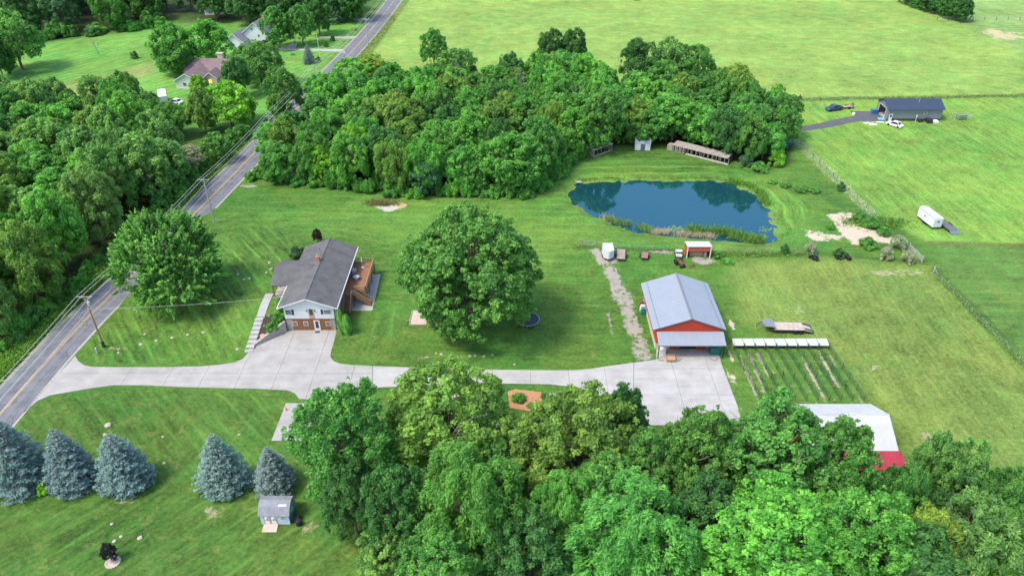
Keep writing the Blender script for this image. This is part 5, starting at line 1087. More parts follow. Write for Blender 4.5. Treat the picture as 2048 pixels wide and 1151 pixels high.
for k in range(3): MB().slab([(-.5+k*.6,-.1,.5),(-.3+k*.6,-.05,.5),(-.2+k*.6,-.35,.05),(-.5+k*.6,-.3,.02)], .04).build('share', M_rust, pw)
# ---- fence by the pond, gate, fence on the right
def wire_fence(pts, step, ht, label, m=M_oldwood, net=None, nwires=3, r=.045, wr=.007):
    f = thing('wire_fence', label, 'fence', (pts[0][0], pts[0][1], 0)); X0, Y0 = pts[0][:2]; posts = []
    for a, b in zip(pts[:-1], pts[1:]):
        L = math.dist(a[:2], b[:2]); n = max(1, round(L/step))
        for k in range(n): posts.append((a[0]+(b[0]-a[0])*k/n, a[1]+(b[1]-a[1])*k/n))
    posts.append(pts[-1][:2]); me = MB().tube((0,0,-.15), (0,0,ht), r, r*.9, 6).mesh('post'); me.materials.append(m)
    for p in posts: o = link('post', me, f, (p[0]-X0, p[1]-Y0, 0)); o.rotation_euler = (TR.uniform(-.05,.05), TR.uniform(-.05,.05), 0)
    w_ = MB()
    for k in range(nwires): w_.path([(p[0]-X0, p[1]-Y0, ht*(.3+.62*k/max(1, nwires-1))) for p in posts], wr, 4)
    w_.build('fence_wires', net or M_wire, f); return f
wire_fence([at(1165,488)[:2], at(1192,492)[:2], at(1275,500)[:2], at(1335,500)[:2]], 4, 1.25, 'wire fence on wooden posts behind the parked trailers')
wire_fence([at(1425,506)[:2], at(1530,505)[:2], at(1600,508)[:2], at(1625,509)[:2]], 4, 1.2, 'wire fence running from the small red shed to the tyre piles')
wire_fence([at(1590,280)[:2], at(1680,368)[:2], at(1750,435)[:2]], 4.2, 1.3, 'wire fence in a pale grass strip dividing pond yard from the big lawn', M_blackm)
wire_fence([at(1865,548)[:2], at(1930,612)[:2], at(2048,735)[:2]], 6, 1.2, 'wire fence along the edge of the dark green crop')
wire_fence([at(1545,203)[:2], at(1640,203)[:2], at(1745,203)[:2]], 9, 1.2, 'wire fence in the weedy strip at the edge of the big field', M_blackm)
wire_fence([(x_, 322) for x_ in (180, 210, 240, 270)], 5, 1.5, 'dark post fence round the far meadow', M_blackm, wr=.03, r=.09)
gt_ = thing('pipe_gate', 'thin grey pipe gate standing open at the end of the gravel track', 'gate', at(1165,492)+(0,)); MB().path([(0,0,.2),(0,0,1.2),(2.6,.3,1.2),(2.6,.3,.2),(0,0,.2)], .03, 6).path([(0,0,.7),(2.6,.3,.7)], .025, 6).build('frame', M_galv, gt_); MB().tube((-.1,0,-.1), (-.1,0,1.5), .07, .07, 8).build('post', M_oldwood, gt_)
pg_ = thing('wooden_gate', 'weathered wooden rail gate beside the shrubs at the edge of the dark green crop', 'gate', at(1843,525)+(0,)); g1 = at(1843,525); g0 = at(1817,498)
for k in range(4): MB().tube((0,0,.3+k*.3), (g0[0]-g1[0], g0[1]-g1[1], .3+k*.3), .05, .05, 6).build('rail', M_pole_g, pg_)
for q in (0, 1): MB().tube(((g0[0]-g1[0])*q, (g0[1]-g1[1])*q, -.1), ((g0[0]-g1[0])*q, (g0[1]-g1[1])*q, 1.5), .1, .09, 8).build('post', M_pole_g, pg_)
x, y, z = gp(1866, 546); tag(MB().tube((x,y,-.1),(x,y,1.5),.13,.11,8).tube((x,y,1.1),(x+.8,y-.4,.0),.06,.06,6).build('corner_post', M_pole_g), 'braced grey fence corner post at the start of the crop edge', 'post')
# ---- tyre piles
def tyre(x, y, z, r, tilt, label, group):
    me = MB().lathe((0,0,0), [(r*.58,-.12),(r*.92,-.13),(r,-.08),(r,.08),(r*.92,.13),(r*.58,.12),(r*.58,-.12)], 16); m_ = me.mesh('tyre'); m_.materials.append(M_black); o = bpy.data.objects.new('tyre', m_); COL.objects.link(o); o.location = (x, y, z); o.rotation_euler = (tilt, TR.uniform(-.2,.2), TR.uniform(0,6)); return tag(o, label, 'tyre', group)
for (u, v, n, lab) in ((1633, 518, 7, 'black tyre in the loose heap beside the silvery shrub'), (1683, 516, 10, 'black tyre in the larger heap in the middle of the fence line')):
    x, y, z = gp(u, v)
    for k in range(n): tyre(x+TR.uniform(-1.2,1.2), y+TR.uniform(-.7,.7), .18+.28*(k//4), .52, TR.choice((0,0,.2,1.2)), lab, lab[11:40])
tyre(x+1.2, y-.9, .42, .42, 1.45, 'black tyre propped upright against the larger heap', None)

# ================================================================== CHICKEN PENS
for k in range(9):
    x0 = 37.6+k*1.81; sl = thing('bird_pen', 'low white sloping shelter in the row of bird pens beside the red barn', 'pen', (x0+.9, 99.2, 0), 0, 'row of white bird pens')
    MB().slab([(-.87,-.75,.85),(.86,-.75,.85),(.86,.75,1.25),(-.87,.75,1.25)], .05).build('roof', mat('pen_sheet_cool', (.40, .43, .44), .6, .08, 1) if k in (4, 7, 8) else mat('pen_sheet', (.43, .45, .41), .6, .1, 1), sl)
    MB().box(-.85,-.8,-.7,.7,0,.82).build('side', M_oldwood, sl); MB().box(-.8,.84,.62,.7,0,1.15).build('back', M_oldwood, sl); MB().tube((.9,-.72,0), (.9,-.72,1.15), .035, .035, 6).tube((.9,-.72,1.05), (.95,-.3,1.12), .04, .04, 6).build('post', M_blackm, sl)
M_mesh = M_net
for k in range(10):
    xa = 37.65+k*1.81; xb = xa+1.0-k*.02; f = thing('netting_fence', 'dark green netting fence dividing two bird runs', 'fence', (xa, 98.4, 0), 0, 'netting fences of the bird runs')
    me = MB().tube((0,0,-.1), (0,0,1.5), .035, .03, 6).mesh('post'); me.materials.append(M_blackm)
    for q in range(6): link('post', me, f, ((xb-xa)*q/5, -12.8*q/5, 0))
    nt = MB()
    for q in range(11): nt.tube((0,0,.08+q*.11), (xb-xa,-12.8,.08+q*.11), .009, .009, 3, False)
    for q in range(70): nt.tube(((xb-xa)*q/69,-12.8*q/69,.05), ((xb-xa)*q/69,-12.8*q/69,1.2), .008, .008, 3, False)
    nt.build('netting', M_net, f)
def chicken(u, v, col, label):
    x, y, z = gp(u, v); m_ = mat('plumage_'+col, {'black': (.02,.02,.02), 'tan': (.42,.25,.12), 'brown': (.22,.10,.05)}[col], .7, .3, 8); c = thing('chicken', label, 'chicken', (x, y, 0), TR.uniform(0, 6))
    bm = bmesh.new(); bmesh.ops.create_uvsphere(bm, u_segments=10, v_segments=7, radius=1)
    for vv in bm.verts:
        p = vv.co.copy(); t = p.x
        vv.co = Vector((p.x*.24, p.y*.14*(1-.25*max(0,t)), .32+p.z*.15+.10*t*t*(1.6 if t < 0 else 1.9)))
        if t > .75: vv.co.z += .14
        if t < -.75: vv.co.z += .10; vv.co.x -= .07
    me = bpy.data.meshes.new('body'); bm.to_mesh(me); bm.free(); me.materials.append(m_); link('body', me, c)
    MB().lathe((.25,0,.58), [(.01,-.06),(.055,-.02),(.05,.04),(.01,.07)], 8).build('head', m_, c); MB().slab([(.2,-.01,.68),(.3,-.01,.68),(.3,.01,.64),(.2,.01,.64)], .03).build('comb', M_barnred, c); MB().slab([(.30,-.015,.59),(.37,0,.57),(.30,.015,.59),(.29,0,.58)], .02).build('beak', M_yellow, c)
    for s in (-.06, .06): MB().tube((0,s,.22), (.02,s,0), .015, .012, 5).tube((.02,s,.01), (.09,s,.01), .01, .01, 4).build('leg', M_yellow, c)
    MB().slab([(-.2,-.03,.5),(-.2,.03,.5),(-.42,.05,.68),(-.42,-.05,.68)], .03).build('tail', m_, c)
for (zx, zy, col, lab) in ((455,805,'tan','tan chicken standing in the third bird run'),(538,810,'black','black chicken in the fourth bird run'),(762,893,'brown','brown chicken near the netting in the middle bird run'),(1068,908,'black','black chicken in the last bird run'),(965,918,'tan','tan chicken on the bare soil of a bird run'),(972,1040,'tan','tan chicken at the near end of a bird run'),(350,850,'brown','brown chicken in the second bird run')): chicken(*ZG(zx, zy), col, lab)

# ================================================================== SHEDS BEHIND THE POND
cp = thing('chicken_coop', 'open wire-sided coop with patched grey roof at the edge of the wood', 'coop', (23, 182.4, 0), math.atan2(183.3-179.1, 25.7-20.5)); 
part0 = lambda mb, nm, m, par: mb.build(nm, m, par)
MB().slab([(-3.4,-1.7,2.0),(3.5,-1.7,2.0),(3.5,1.6,2.5),(-3.4,1.6,2.5)], .08).build('roof', mat('patched_roof', (.55,.55,.55), .7, .45, 1.2), cp); MB().box(-2.6,-.9,-1.5,-.6,2.1,2.2).build('red_roof_patch', M_barnred, cp)
for k in range(6): MB().box(-3.3+k*1.32,-3.2+k*1.32,-1.6,-1.5,0,2.0).build('post', M_oldwood, cp)
MB().box(-3.3,3.4,-1.58,-1.5,0,.4).build('base_board', M_oldwood, cp); MB().box(-3.3,-3.2,-1.5,1.5,0,2.1).build('side_wall', M_oldwood, cp); MB().box(-3.3,3.4,1.45,1.5,0,2.4).build('back_wall', M_dark, cp); MB().box(3.3,3.4,-1.5,1.5,0,2.1).build('side_wall', M_oldwood, cp)
ws = thing('white_shed', 'small white shed with grey gambrel roof and dark double door behind the pond', 'shed', (34.9, 185.2, 0), R(-3))
MB().box(-2.0,2.0,-1.5,1.5,0,2.0).build('wall', M_white, ws)
for (a, za), (b, zb_) in zip([(-1.6,1.95),(-1.05,2.75),(0,3.1),(1.05,2.75)], [(-1.05,2.75),(0,3.1),(1.05,2.75),(1.6,1.95)]): MB().slab([(-2.1,a,za),(2.1,a,za),(2.1,b,zb_),(-2.1,b,zb_)], .06).build('roof_slope', mat('light_shingle', (.34,.35,.36), .9, .15, 2), ws)
for s in (-1, 1): MB().poly([(2.0*s,-1.5*s,2.0),(2.0*s,1.5*s,2.0),(2.0*s,1.0*s,2.7),(2.0*s,0,3.0),(2.0*s,-1.0*s,2.7)]).build('gable', M_white, ws)
for s in (-.55, .05): MB().box(s,s+.55,-1.56,-1.5,.05,1.75).build('door', mat('dark_grey_door', (.10,.11,.14), .6, .2, 3), ws)
a = at(1349.4,302.5); b = at(1462,330.8); L = math.dist(a, b); av = thing('aviary', 'long low weathered pen with wire bays and flat roof beyond the pond', 'pen', ((a[0]+b[0])/2, (a[1]+b[1])/2+1.2, 0), math.atan2(b[1]-a[1], b[0]-a[0]))
MB().slab([(-L/2,-1.35,1.75),(L/2-.3,-1.35,1.75),(L/2-.3,1.4,2.15),(-L/2,1.4,2.15)], .07).build('roof', mat('grey_boards', (.27,.235,.205), .9, .35, 1.5), av); MB().box(-L/2,L/2,1.3,1.38,0,2.0).build('back_wall', M_dark, av); MB().box(-L/2+4,L/2,-1.3,-1.22,0,.42).build('base_board', mat('pale_board', (.45,.41,.36), .9, .2, 2), av)
for k in range(15): x = -L/2+k*L/14; MB().box(x-.06,x+.06,-1.3,-1.2,0,1.75).build('post', M_oldwood, av)
for k in range(6): x = -L/2+.3+k*.55; MB().box(x,x+.1,-1.36,-1.3,.1,1.7).build('slat', mat('whitened_slat', (.5,.47,.44), .9, .2, 2), av)
for k in range(7): x = -L/2+3.6+k*1.55; MB().box(x,x+.05,-1.2,1.3,0,1.7).build('partition', M_oldwood, av)
MB().box(-L/2-1.5,-L/2,-1.2,.6,0,1.5).build('end_wing', M_oldwood, av)
x, y, z = gp(1570, 289); tag(MB().slab([(x-1.6,y-.7,.9),(x+1.7,y-.9,.8),(x+1.5,y+1,1.2),(x-1.4,y+1,1.3)], .9).build('tarp_pile', M_blue), 'blue tarp over a pile at the corner of the wood', 'tarp')
x, y, z = gp(1093, 370); tag(MB().box(x-.5,x+.5,y-.4,y+.4,0,.9).box(x-.55,x+.55,y-.45,y+.45,.9,.97).build('white_cabinet', M_white), 'small white cabinet at the edge of the wood', 'cabinet')
# ---- pond edge
def cluster(name, mb_fn, label, cat, material, col=None):
    o = mb_fn(); o.name = name; return stuff(o, label, cat)
def reeds(path, n, wd, hr, label, tone, seed, name='cattails'):
    rng = np.random.default_rng(seed); pts = np.array(path); seg = np.linalg.norm(np.diff(pts, axis=0), axis=1); cum = np.concatenate([[0], np.cumsum(seg)]); t = rng.uniform(0, cum[-1], n)
    dens = np.array([mnoise.noise(Vector((q*.35, seed, 0))) for q in t]); t = t[dens > -.25]; n = len(t)
    x = np.interp(t, cum, pts[:, 0])+rng.normal(size=n)*wd; y = np.interp(t, cum, pts[:, 1])+rng.normal(size=n)*wd; h_ = rng.uniform(*hr, n); a = rng.uniform(0, 6.28, n); lx = rng.normal(size=n)*.22*h_; ly = rng.normal(size=n)*.22*h_
    w_ = .035*np.ones(n); z0 = np.full(n, POND_Z-.05); dx, dy = np.cos(a)*w_, np.sin(a)*w_
    V = np.stack([np.column_stack([x-dx, y-dy, z0]), np.column_stack([x+dx, y+dy, z0]), np.column_stack([x+lx*.5+dx, y+ly*.5+dy, z0+h_*.65]), np.column_stack([x+lx, y+ly, z0+h_])], 1).reshape(-1, 3)
    m = bpy.data.meshes.new(name); m.from_pydata(V.tolist(), [], [(4*k, 4*k+1, 4*k+2, 4*k+3) for k in range(n)]); tt = m.attributes.new('tint', 'FLOAT', 'FACE'); tt.data.foreach_set('value', rng.uniform(0, 1, n).astype(np.float32)); m.materials.append(M_leaf)
    o = bpy.data.objects.new(name, m); COL.objects.link(o); o.color = (*tone, 1); return stuff(o, label, 'reeds')
PZ = lambda pts: [at(*ZP(*p), POND_Z)[:2] for p in pts]
reeds(PZ([(1100,925),(1250,930),(1350,935),(1440,950),(1520,980),(1620,1000),(1690,1012)]), 3000, .7, (.6, 2.0), 'green cattails along the near bank of the pond', (.15,.30,.07), 1)
reeds(PZ([(440,825),(540,865),(640,880),(740,900),(800,925)]), 900, .45, (.8, 1.7), 'thin cattails along the west end of the near bank', (.18,.32,.11), 2)
reeds(PZ([(820,935),(930,930),(1000,945),(1100,950),(1300,965)]), 2200, .5, (.5, 1.1), 'dry straw-coloured reeds along the near bank', (.5,.45,.3), 3, 'dry_reeds')
reeds(PZ([(420,815),(490,840),(560,870)]), 500, .4, (.6, 1.4), 'dry pale reeds at the west end of the pond', (.5,.47,.34), 4, 'dry_reeds')
reeds(PZ([(1430,530),(1520,560),(1600,580),(1660,620),(1700,680),(1725,720)]), 1700, .6, (.8, 1.7), 'green cattails along the far eastern bank', (.15,.32,.06), 5)
reeds(PZ([(230,525),(400,510),(560,508),(740,500),(950,508),(1300,506),(1430,522)]), 2600, .4, (.3, .8), 'short grasses along the far bank of the pond', (.13,.20,.05), 6, 'bank_grass')
def pads(u, v, n, sp, seed):
    rng = random.Random(seed); x, y = at(u, v, POND_Z); mb = MB()
    for k in range(n):
        px, py = x+rng.gauss(0, sp), y+rng.gauss(0, sp*.7); r = rng.uniform(.14, .28); s = rng.uniform(0, 6)
        mb.poly([(px+r*math.cos(s+q*.75), py+r*math.sin(s+q*.75), POND_Z+.012+.004*(k % 5)) for q in range(8)])
    return mb
lp = MB()
for k, (zx, zy, n, sp) in enumerate(((760,893,45,.9),(985,908,50,1.0),(1110,905,60,1.2),(1715,905,30,.8),(1620,962,40,.9),(1700,965,14,.5),(1430,960,20,.8))):
    q = pads(*ZP(zx, zy), n, sp, k); i = len(lp.v); lp.v += q.v; lp.f += [tuple(i+a for a in f) for f in q.f]
stuff(lp.build('lily_pads', mat('lily_pad', (.13,.22,.07), .5, .35, 3)), 'lily pads floating near the pond bank', 'lily pads')
x, y = at(*ZP(490, 858), POND_Z); tag(MB().tube((-1.1,-.4,.05), (1.2,.6,.1), .07, .05, 6).build('log', mat('pale_log', (.42,.36,.28), .9, .3, 2)), 'pale log lying in the reeds at the pond edge', 'log').location = (x, y, POND_Z)
x, y, z = gp(*ZP(208, 527)); mb = MB(); mb.box(-.1,1.3,-.5,.5,-.15,-.08)
for a_ in (0, 1.1): mb.tube((a_,-.4,-.9), (a_,-.4,.35), .05, .05, 6).tube((a_,.4,-.9), (a_,.4,.35), .05, .05, 6)
tag(mb.build('jetty', M_pole_g), 'tiny wooden jetty at the western corner of the pond', 'jetty').location = (x, y, 0)

# ================================================================== GREY METAL BARN AND ITS YARD
gb = thing('grey_barn', 'long grey metal barn with dark blue roof and open end door', 'barn', (116.7, 209, 0)); ox, oy = 116.7, 209
Q0, Q1, S0, S1, E_, RG = 109.0, 124.6, 205.2, 212.8, 3.6, 5.35
part(hb().box(Q0,Q1,S0,S0+.15,.7,E_), 'front_wall', M_greybarn, gb); part(hb().box(Q0,Q1,S1-.15,S1,.0,E_), 'back_wall', M_greybarn, gb); part(hb().box(Q1-.15,Q1,S0+.15,S1-.15,0,E_), 'end_wall', M_greybarn, gb); part(hb().box(Q0-.02,Q1+.02,S0-.03,S0+.17,-.05,.7), 'wainscot', mat('charcoal_metal', (.04,.045,.05), .5, .1, 1), gb)
part(hb().box(Q0,Q0+.15,S0+.15,S0+1.9,0,E_).box(Q0,Q0+.15,S1-1.3,S1-.15,0,E_).box(Q0,Q0+.15,S0+1.9,S1-1.3,3.1,E_), 'end_wall', M_greybarn, gb)
part(hb().poly([(Q0,S1,E_),(Q0,S0,E_),(Q0,209,RG-.1)]), 'gable', M_greybarn, gb); part(hb().poly([(Q1,S0,E_),(Q1,S1,E_),(Q1,209,RG-.1)]), 'gable', M_greybarn, gb)
part(hb().box(Q0-.04,Q0+.02,S0+1.8,S0+1.95,0,3.15).box(Q0-.04,Q0+.02,S1-1.35,S1-1.2,0,3.15).box(Q0-.04,Q0+.02,S0+1.8,S1-1.2,3.1,3.22), 'door_frame', M_white, gb)
part(hb().box(Q0+.2,Q1-.2,S0+.2,S1-.2,0,.04), 'floor', M_conc, gb)
metal_roof(gb, 204.7, 209, 108.5, 125.1, 3.5, 5.4, 16, M_navyroof, axis='x'); metal_roof(gb, 213.3, 209, 108.5, 125.1, 3.5, 5.4, 16, M_navyroof, axis='x')
for xx, yy in ((118.2, 207.6), (117.9, 208.6)): part(hb().tube((xx,yy,4.6), (xx,yy,5.9), .07, .07, 6), 'vent_pipe', M_galv, gb)
part(hb().box(109.4,110.4,S0-.06,S0-.02,.05,2.1), 'side_door', M_white, gb); part(hb().box(109.65,110.15,S0-.08,S0-.06,1.1,1.9), 'side_door_pane', M_glass, gb); window(gb, 119.3-ox, 120.2-ox, 1.8, 2.6, S0-oy-.02)
tag(MB().box(120.0,121.4,203.2,204.8,0,1.1).box(120.1,121.3,203.1,203.2,.2,.9).build('wood_boiler', M_blackm), 'black machine box standing against the grey barn wall', 'machine')
tag(MB().box(121.8,123.4,203.4,204.6,0,.55).box(122.0,123.0,203.5,204.4,.55,.75).build('white_tank', M_white), 'low white tank beside the black machine at the grey barn', 'tank'); tag(MB().lathe((118.0,204.2,0), [(.33,0),(.36,.3),(.36,.7),(.33,1.0),(.05,1.02)], 12).build('barrel', M_blackm), 'taller dark barrel standing by the grey barn wall', 'barrel'); tag(MB().lathe((118.9,204.3,0), [(.28,0),(.31,.25),(.31,.55),(.28,.8),(.05,.82)], 12).build('barrel', M_blackm), 'shorter dark barrel standing by the grey barn wall', 'barrel')
tag(MB().tube((117.0,204.3,0),(117.0,204.3,1.9),.06,.06,6).box(116.8,117.2,204.25,204.35,1.7,2.1).build('meter_post', M_white), 'white meter post in front of the grey barn', 'post'); tag(MB().box(107.0,108.6,210.6,211.8,0,1.2).box(106.95,108.65,210.55,211.85,1.2,1.28).build('blue_bin', M_blue), 'blue bin beside the open end of the grey barn', 'bin')
x, y, z = gp(*ZT(905, 945)); tag(MB().slab([(x-1.3,y-.9,.12),(x+1.5,y-.7,.1),(x+1.2,y+.9,.16),(x-1.1,y+.8,.12)], .06).build('tarp', mat('light_blue_tarp', (.16,.42,.58), .5, .2, 2)), 'light blue tarp spread on the asphalt by the grey barn', 'tarp')
for k, (zx, zy, w_) in enumerate(((785,978,.9),(835,990,1.1),(890,970,1.0),(820,982,.7))):
    x, y, z = gp(*ZT(zx, zy)); tag(MB().box(x-w_,x+w_,y-.4,y+.4,.0,.12).build('pale_sheet', M_white), 'pale board lying on the grass edge near the grey barn', 'board', 'boards by the asphalt')
x, y, z = gp(*ZT(678, 912)); tag(MB().lathe((x,y,0), [(.4,0),(.5,.3),(.35,.7),(.05,.8)], 10).build('white_drum', M_white), 'white drum at the corner of the asphalt pad', 'drum')
x, y, z = gp(*ZT(1002, 1000)); car(x, y, R(38), 4.5, 1.75, M_whitecar, 'white sedan parked on the grass beside the grey barn', 'car')
x, y, z = gp(*ZT(520, 875)); car(x, y, R(108), 5.3, 1.95, M_bluepaint, 'dark blue pickup truck parked on the grass above the asphalt drive', 'pickup_truck', 'truck')
x, y, z = gp(*ZT(618, 858)); t_ = flat_trailer(x+.4, y, R(97), 3.0, 1.5, .55, mat('pink_load', (.5,.28,.22), .8, .4, 3), 'small trailer with mesh tail gate hitched behind the blue pickup', True, False); MB().box(-.75,.75,-1.6,-1.55,.55,1.6).build('tail_gate', mat('green_mesh', (.10,.18,.08), .7, .2, 3), t_)
x, y, z = gp(*ZT(1530, 945)); hf = thing('hay_feeder', 'metal livestock feeder filled with green hay on the lawn', 'feeder', (x, y, 0), .1)
MB().box(-1.3,1.3,-.7,.7,.35,1.35).build('hay', mat('green_hay', (.14,.22,.07), .95, .35, 4, .5), hf); fr = MB()
for xx in (-2.6,-1.4,1.4,2.4): fr.tube((xx,-.85,0),(xx,-.85,1.7),.04,.04,5).tube((xx,.85,0),(xx,.85,1.7),.04,.04,5)
for yy in (-.85,.85):
    for zz in (.4,1.0,1.6): fr.tube((-2.6,yy,zz),(2.4,yy,zz),.03,.03,5)
fr.build('frame', M_galv, hf)
x, y, z = gp(*ZT(80, 885)); tag(MB().box(x-.8,x+.8,y-.6,y+.6,0,.7).box(x-.2,x+.6,y-.3,y+.3,.7,1.0).build('dark_box', M_blackm), 'dark equipment box at the corner of the wood', 'box'); x, y, z = gp(*ZT(150, 867)); stone(x, y, z, 1.1, 'flat grey slab stone on the grass near the corner of the wood', MATS['grey_stone'], flat=.12)

# ================================================================== FAR HOUSES
def simple_house(x, y, rz, parts_, label, name='house'):
    h = thing(name, label, 'house', (x, y, 0), rz)
    return h
def gable_block(h, x0, x1, y0, y1, e, r, axis, wm, rm_, oh=.5):
    MB().box(x0,x1,y0,y1,-.05,e).build('wall', wm, h)
    if axis == 'x':
        ym = (y0+y1)/2; k = (r-e)/((y1-y0)/2)
        MB().slab([(x0-oh,y0-oh,e-k*oh),(x1+oh,y0-oh,e-k*oh),(x1+oh,ym,r),(x0-oh,ym,r)], .14).build('roof_slope', rm_, h); MB().slab([(x0-oh,y1+oh,e-k*oh),(x1+oh,y1+oh,e-k*oh),(x1+oh,ym,r),(x0-oh,ym,r)], .14).build('roof_slope', rm_, h)
        MB().poly([(x1,y0,e),(x1,y1,e),(x1,ym,r-.14)]).build('gable', wm, h); MB().poly([(x0,y1,e),(x0,y0,e),(x0,ym,r-.14)]).build('gable', wm, h)
    else:
        xm = (x0+x1)/2; k = (r-e)/((x1-x0)/2)
        for ex, s in ((x0-oh,0),(x1+oh,1)): MB().slab([(ex,y0-oh,e-k*oh),(xm,y0-oh,r),(xm,y1+oh,r),(ex,y1+oh,e-k*oh)], .14).build('roof_slope', rm_, h)
        MB().poly([(x0,y0,e),(x1,y0,e),(xm,y0,r-.14)]).build('gable', wm, h); MB().poly([(x1,y1,e),(x0,y1,e),(xm,y1,r-.14)]).build('gable', wm, h)
        for sx, ex in ((-1,x0-oh),(1,x1+oh)): MB().slab([(ex,y0-oh-.05,e-k*oh+.02),(xm,y0-oh-.05,r+.02),(xm,y0-oh,r+.02),(ex,y0-oh,e-k*oh+.02)], .22).build('rake_board', M_white, h)
h1 = thing('house', 'low house with mauve shingle roof, stone chimney and tall gable window', 'house', (-101.5, 243, 0), R(-4))
gable_block(h1, -7, 6.5, 0, 8, 3.0, 6.0, 'x', M_cream, M_mauve); gable_block(h1, -6.4, 1.4, -9.5, 3.0, 2.8, 5.0, 'y', M_white, M_mauve); gable_block(h1, 1.4, 5.4, -5, 0, 2.6, 4.2, 'y', M_cream, M_mauve)
MB().box(2.8,4.6,4.2,5.4,4.5,7.4).box(2.6,4.8,4.0,5.6,7.4,7.6).build('chimney', mat('tan_stone', (.48,.40,.33), .9, .2, 2), h1)
for a in ((1.2,2.6,.8,2.6),(3.2,4.6,.8,2.6),(5.3,6.6,.8,2.6)): window(h1, a[0], a[1], a[2], a[3], 6.53, 1, axis='y')
MB().poly([(6.53,2.2,3.1),(6.53,5.8,3.1),(6.53,4.0,5.0)]).build('gable_window', M_glass, h1); window(h1, -4.0, -2.8, .9, 2.0, -9.53)
h2 = thing('house', 'pale grey house with steep grey roof standing behind its concrete drive', 'house', (-98.5, 284, 0), R(-8))
gable_block(h2, -3.0, 6.5, 0, 9, 5.0, 8.6, 'y', M_siding, mat('grey_shingle', (.17,.18,.20), .9, .2, 1)); gable_block(h2, -8.5, -1.5, -4.5, 5, 2.7, 5.3, 'y', M_siding, MATS['grey_shingle']); MB().box(2.3,3.4,6.5,7.4,7.5,9.6).build('chimney', M_brick, h2)
window(h2, 2.6, 3.4, 3.2, 4.2, -.03); window(h2, .2, 1.0, 5.6, 6.4, -.03); MB().box(4.0,6.3,-.06,-.02,0,2.2).build('garage_door', M_dark, h2)
for (x, y, zz, lab) in ((-128, 336, 4.2, 'distant pale house half hidden in the wood'),):
    hh = thing('house', lab, 'house', (x, y, 0), .2); gable_block(hh, -6, 6, -4, 4, 3, 5.5, 'x', M_white, M_mauve)
# camper and cars behind the roadside wood
x, y = at(326, 196, 1.5); cm = thing('camper', 'white camper trailer parked beside the mauve-roofed house', 'camper', (x, y, 0), R(25)); MB().prism([(-1.2,-3.6),(1.2,-3.6),(1.2,3.4),(.4,4.2),(-.4,4.2),(-1.2,3.4)], .6, 3.1).build('body', M_white, cm); MB().box(-1.22,1.22,-3.4,3.0,1.2,1.35).build('stripe', M_greybarn, cm); MB().box(-.4,.4,-1,.2,3.1,3.35).build('roof_unit', M_white, cm)
for yy in (-2.0,.2,1.8): MB().box(-1.23,-1.2,yy,yy+.9,1.9,2.6).build('side_window', M_glass, cm); MB().box(1.2,1.23,yy,yy+.9,1.9,2.6).build('side_window', M_glass, cm)
for sx in (-1.1,1.1):
    for yy in (-.6,.3): wheel(cm, sx, yy, .36, .22)
x, y = at(372, 206, .8); car(x-4, y+2, R(70), 4.6, 1.8, M_whitecar, 'white car parked beside the white camper', 'car')
x, y = at(422, 168, 1); sl = thing('slide', 'yellow plastic slide in the yard of the mauve-roofed house', 'slide', (x, y, 0), .4); MB().slab([(-.5,-2,.2),(.5,-2,.2),(.5,1,2.2),(-.5,1,2.2)], .1).build('chute', M_yellow, sl); MB().tube((-.45,1,0),(-.45,1,2.4),.06,.06,6).tube((.45,1,0),(.45,1,2.4),.06,.06,6).build('ladder', M_yellow, sl)
x, y, z = gp(693, 116); mb_ = thing('road_sign', 'small white sign on a post at the far roadside', 'sign', (x-.6, y, 0)); MB().tube((0,0,0),(0,0,2.3),.05,.05,6).build('post', M_blackm, mb_); MB().box(-.35,.35,-.07,-.05,1.6,2.5).build('plate', M_white, mb_)

# ================================================================== MORE TREES AND SHRUBS
def tree_base(kind, u, v, rad, ht, tone, label, name='tree', group=None):
    x, y, z = gp(u, v); return plant(kind, x, y, rad, ht, tone, label, 'tree', name, group)
crown_at('maple1', 345, 92, 90, 'bright', 'bright rounded maple left of the twin trees by the mauve-roofed house', 17); crown_at('maple2', 415, 82, 100, 'bright', 'bright rounded maple overlapping its neighbour behind the mauve-roofed house', 17); crown_at('oak1', 352, 112, 70, 'mid', 'darker tree below the bright maples', 12)
crown_at('oak1', 22, 75, 104, 'mid', 'large tree standing alone at the edge of the far lawn', 20); crown_at('oak2', -10, 110, 60, 'dark', 'dark tree at the edge of the far lawn', 14)
tree_base('ash1', 560, 96, 6.2, 15, 'mid', 'dense tree standing beside the grey house', ); tree_base('ash2', 607, 90, 5.6, 15, 'mid', 'conical tree on the lawn right of the grey house'); tree_base('ash1', 640, 70, 6.0, 17, 'dark', 'taller dark tree behind the conical one'); tree_base('maple1', 560, 50, 8, 18, 'dark', 'wide dark tree behind the grey house'); tree_base('ash2', 500, 48, 8, 19, 'dark', 'dark tree rising behind the grey house roof')
tree_base('oak2', 690, 40, 9, 20, 'dark', 'broad dark tree near the far road'); tree_base('spruce1', 672, 45, 5, 14, 'blue', 'dark spruce near the far road', 'spruce_tree'); tree_base('ash1', 712, 44, 5, 15, 'mid', 'tall tree at the corner of the far drive'); tree_base('maple2', 440, 20, 9, 18, 'mid', 'mid-green tree at the back of the far lawn')
tree_base('spruce1', 619, 127, 2.4, 7.2, 'spruce', 'small blue spruce on the lawn of the grey house', 'spruce_tree'); shrub('bush1', 636, 121, 12, 1.5, 'dark', 'round dark shrub beside the small blue spruce'); shrub('bush1', 653, 94, 13, 2.0, 'dark', 'round clipped shrub nearer the far drive'); shrub('bush1', 665, 82, 12, 2.2, 'dark', 'taller clipped shrub by the footpath')
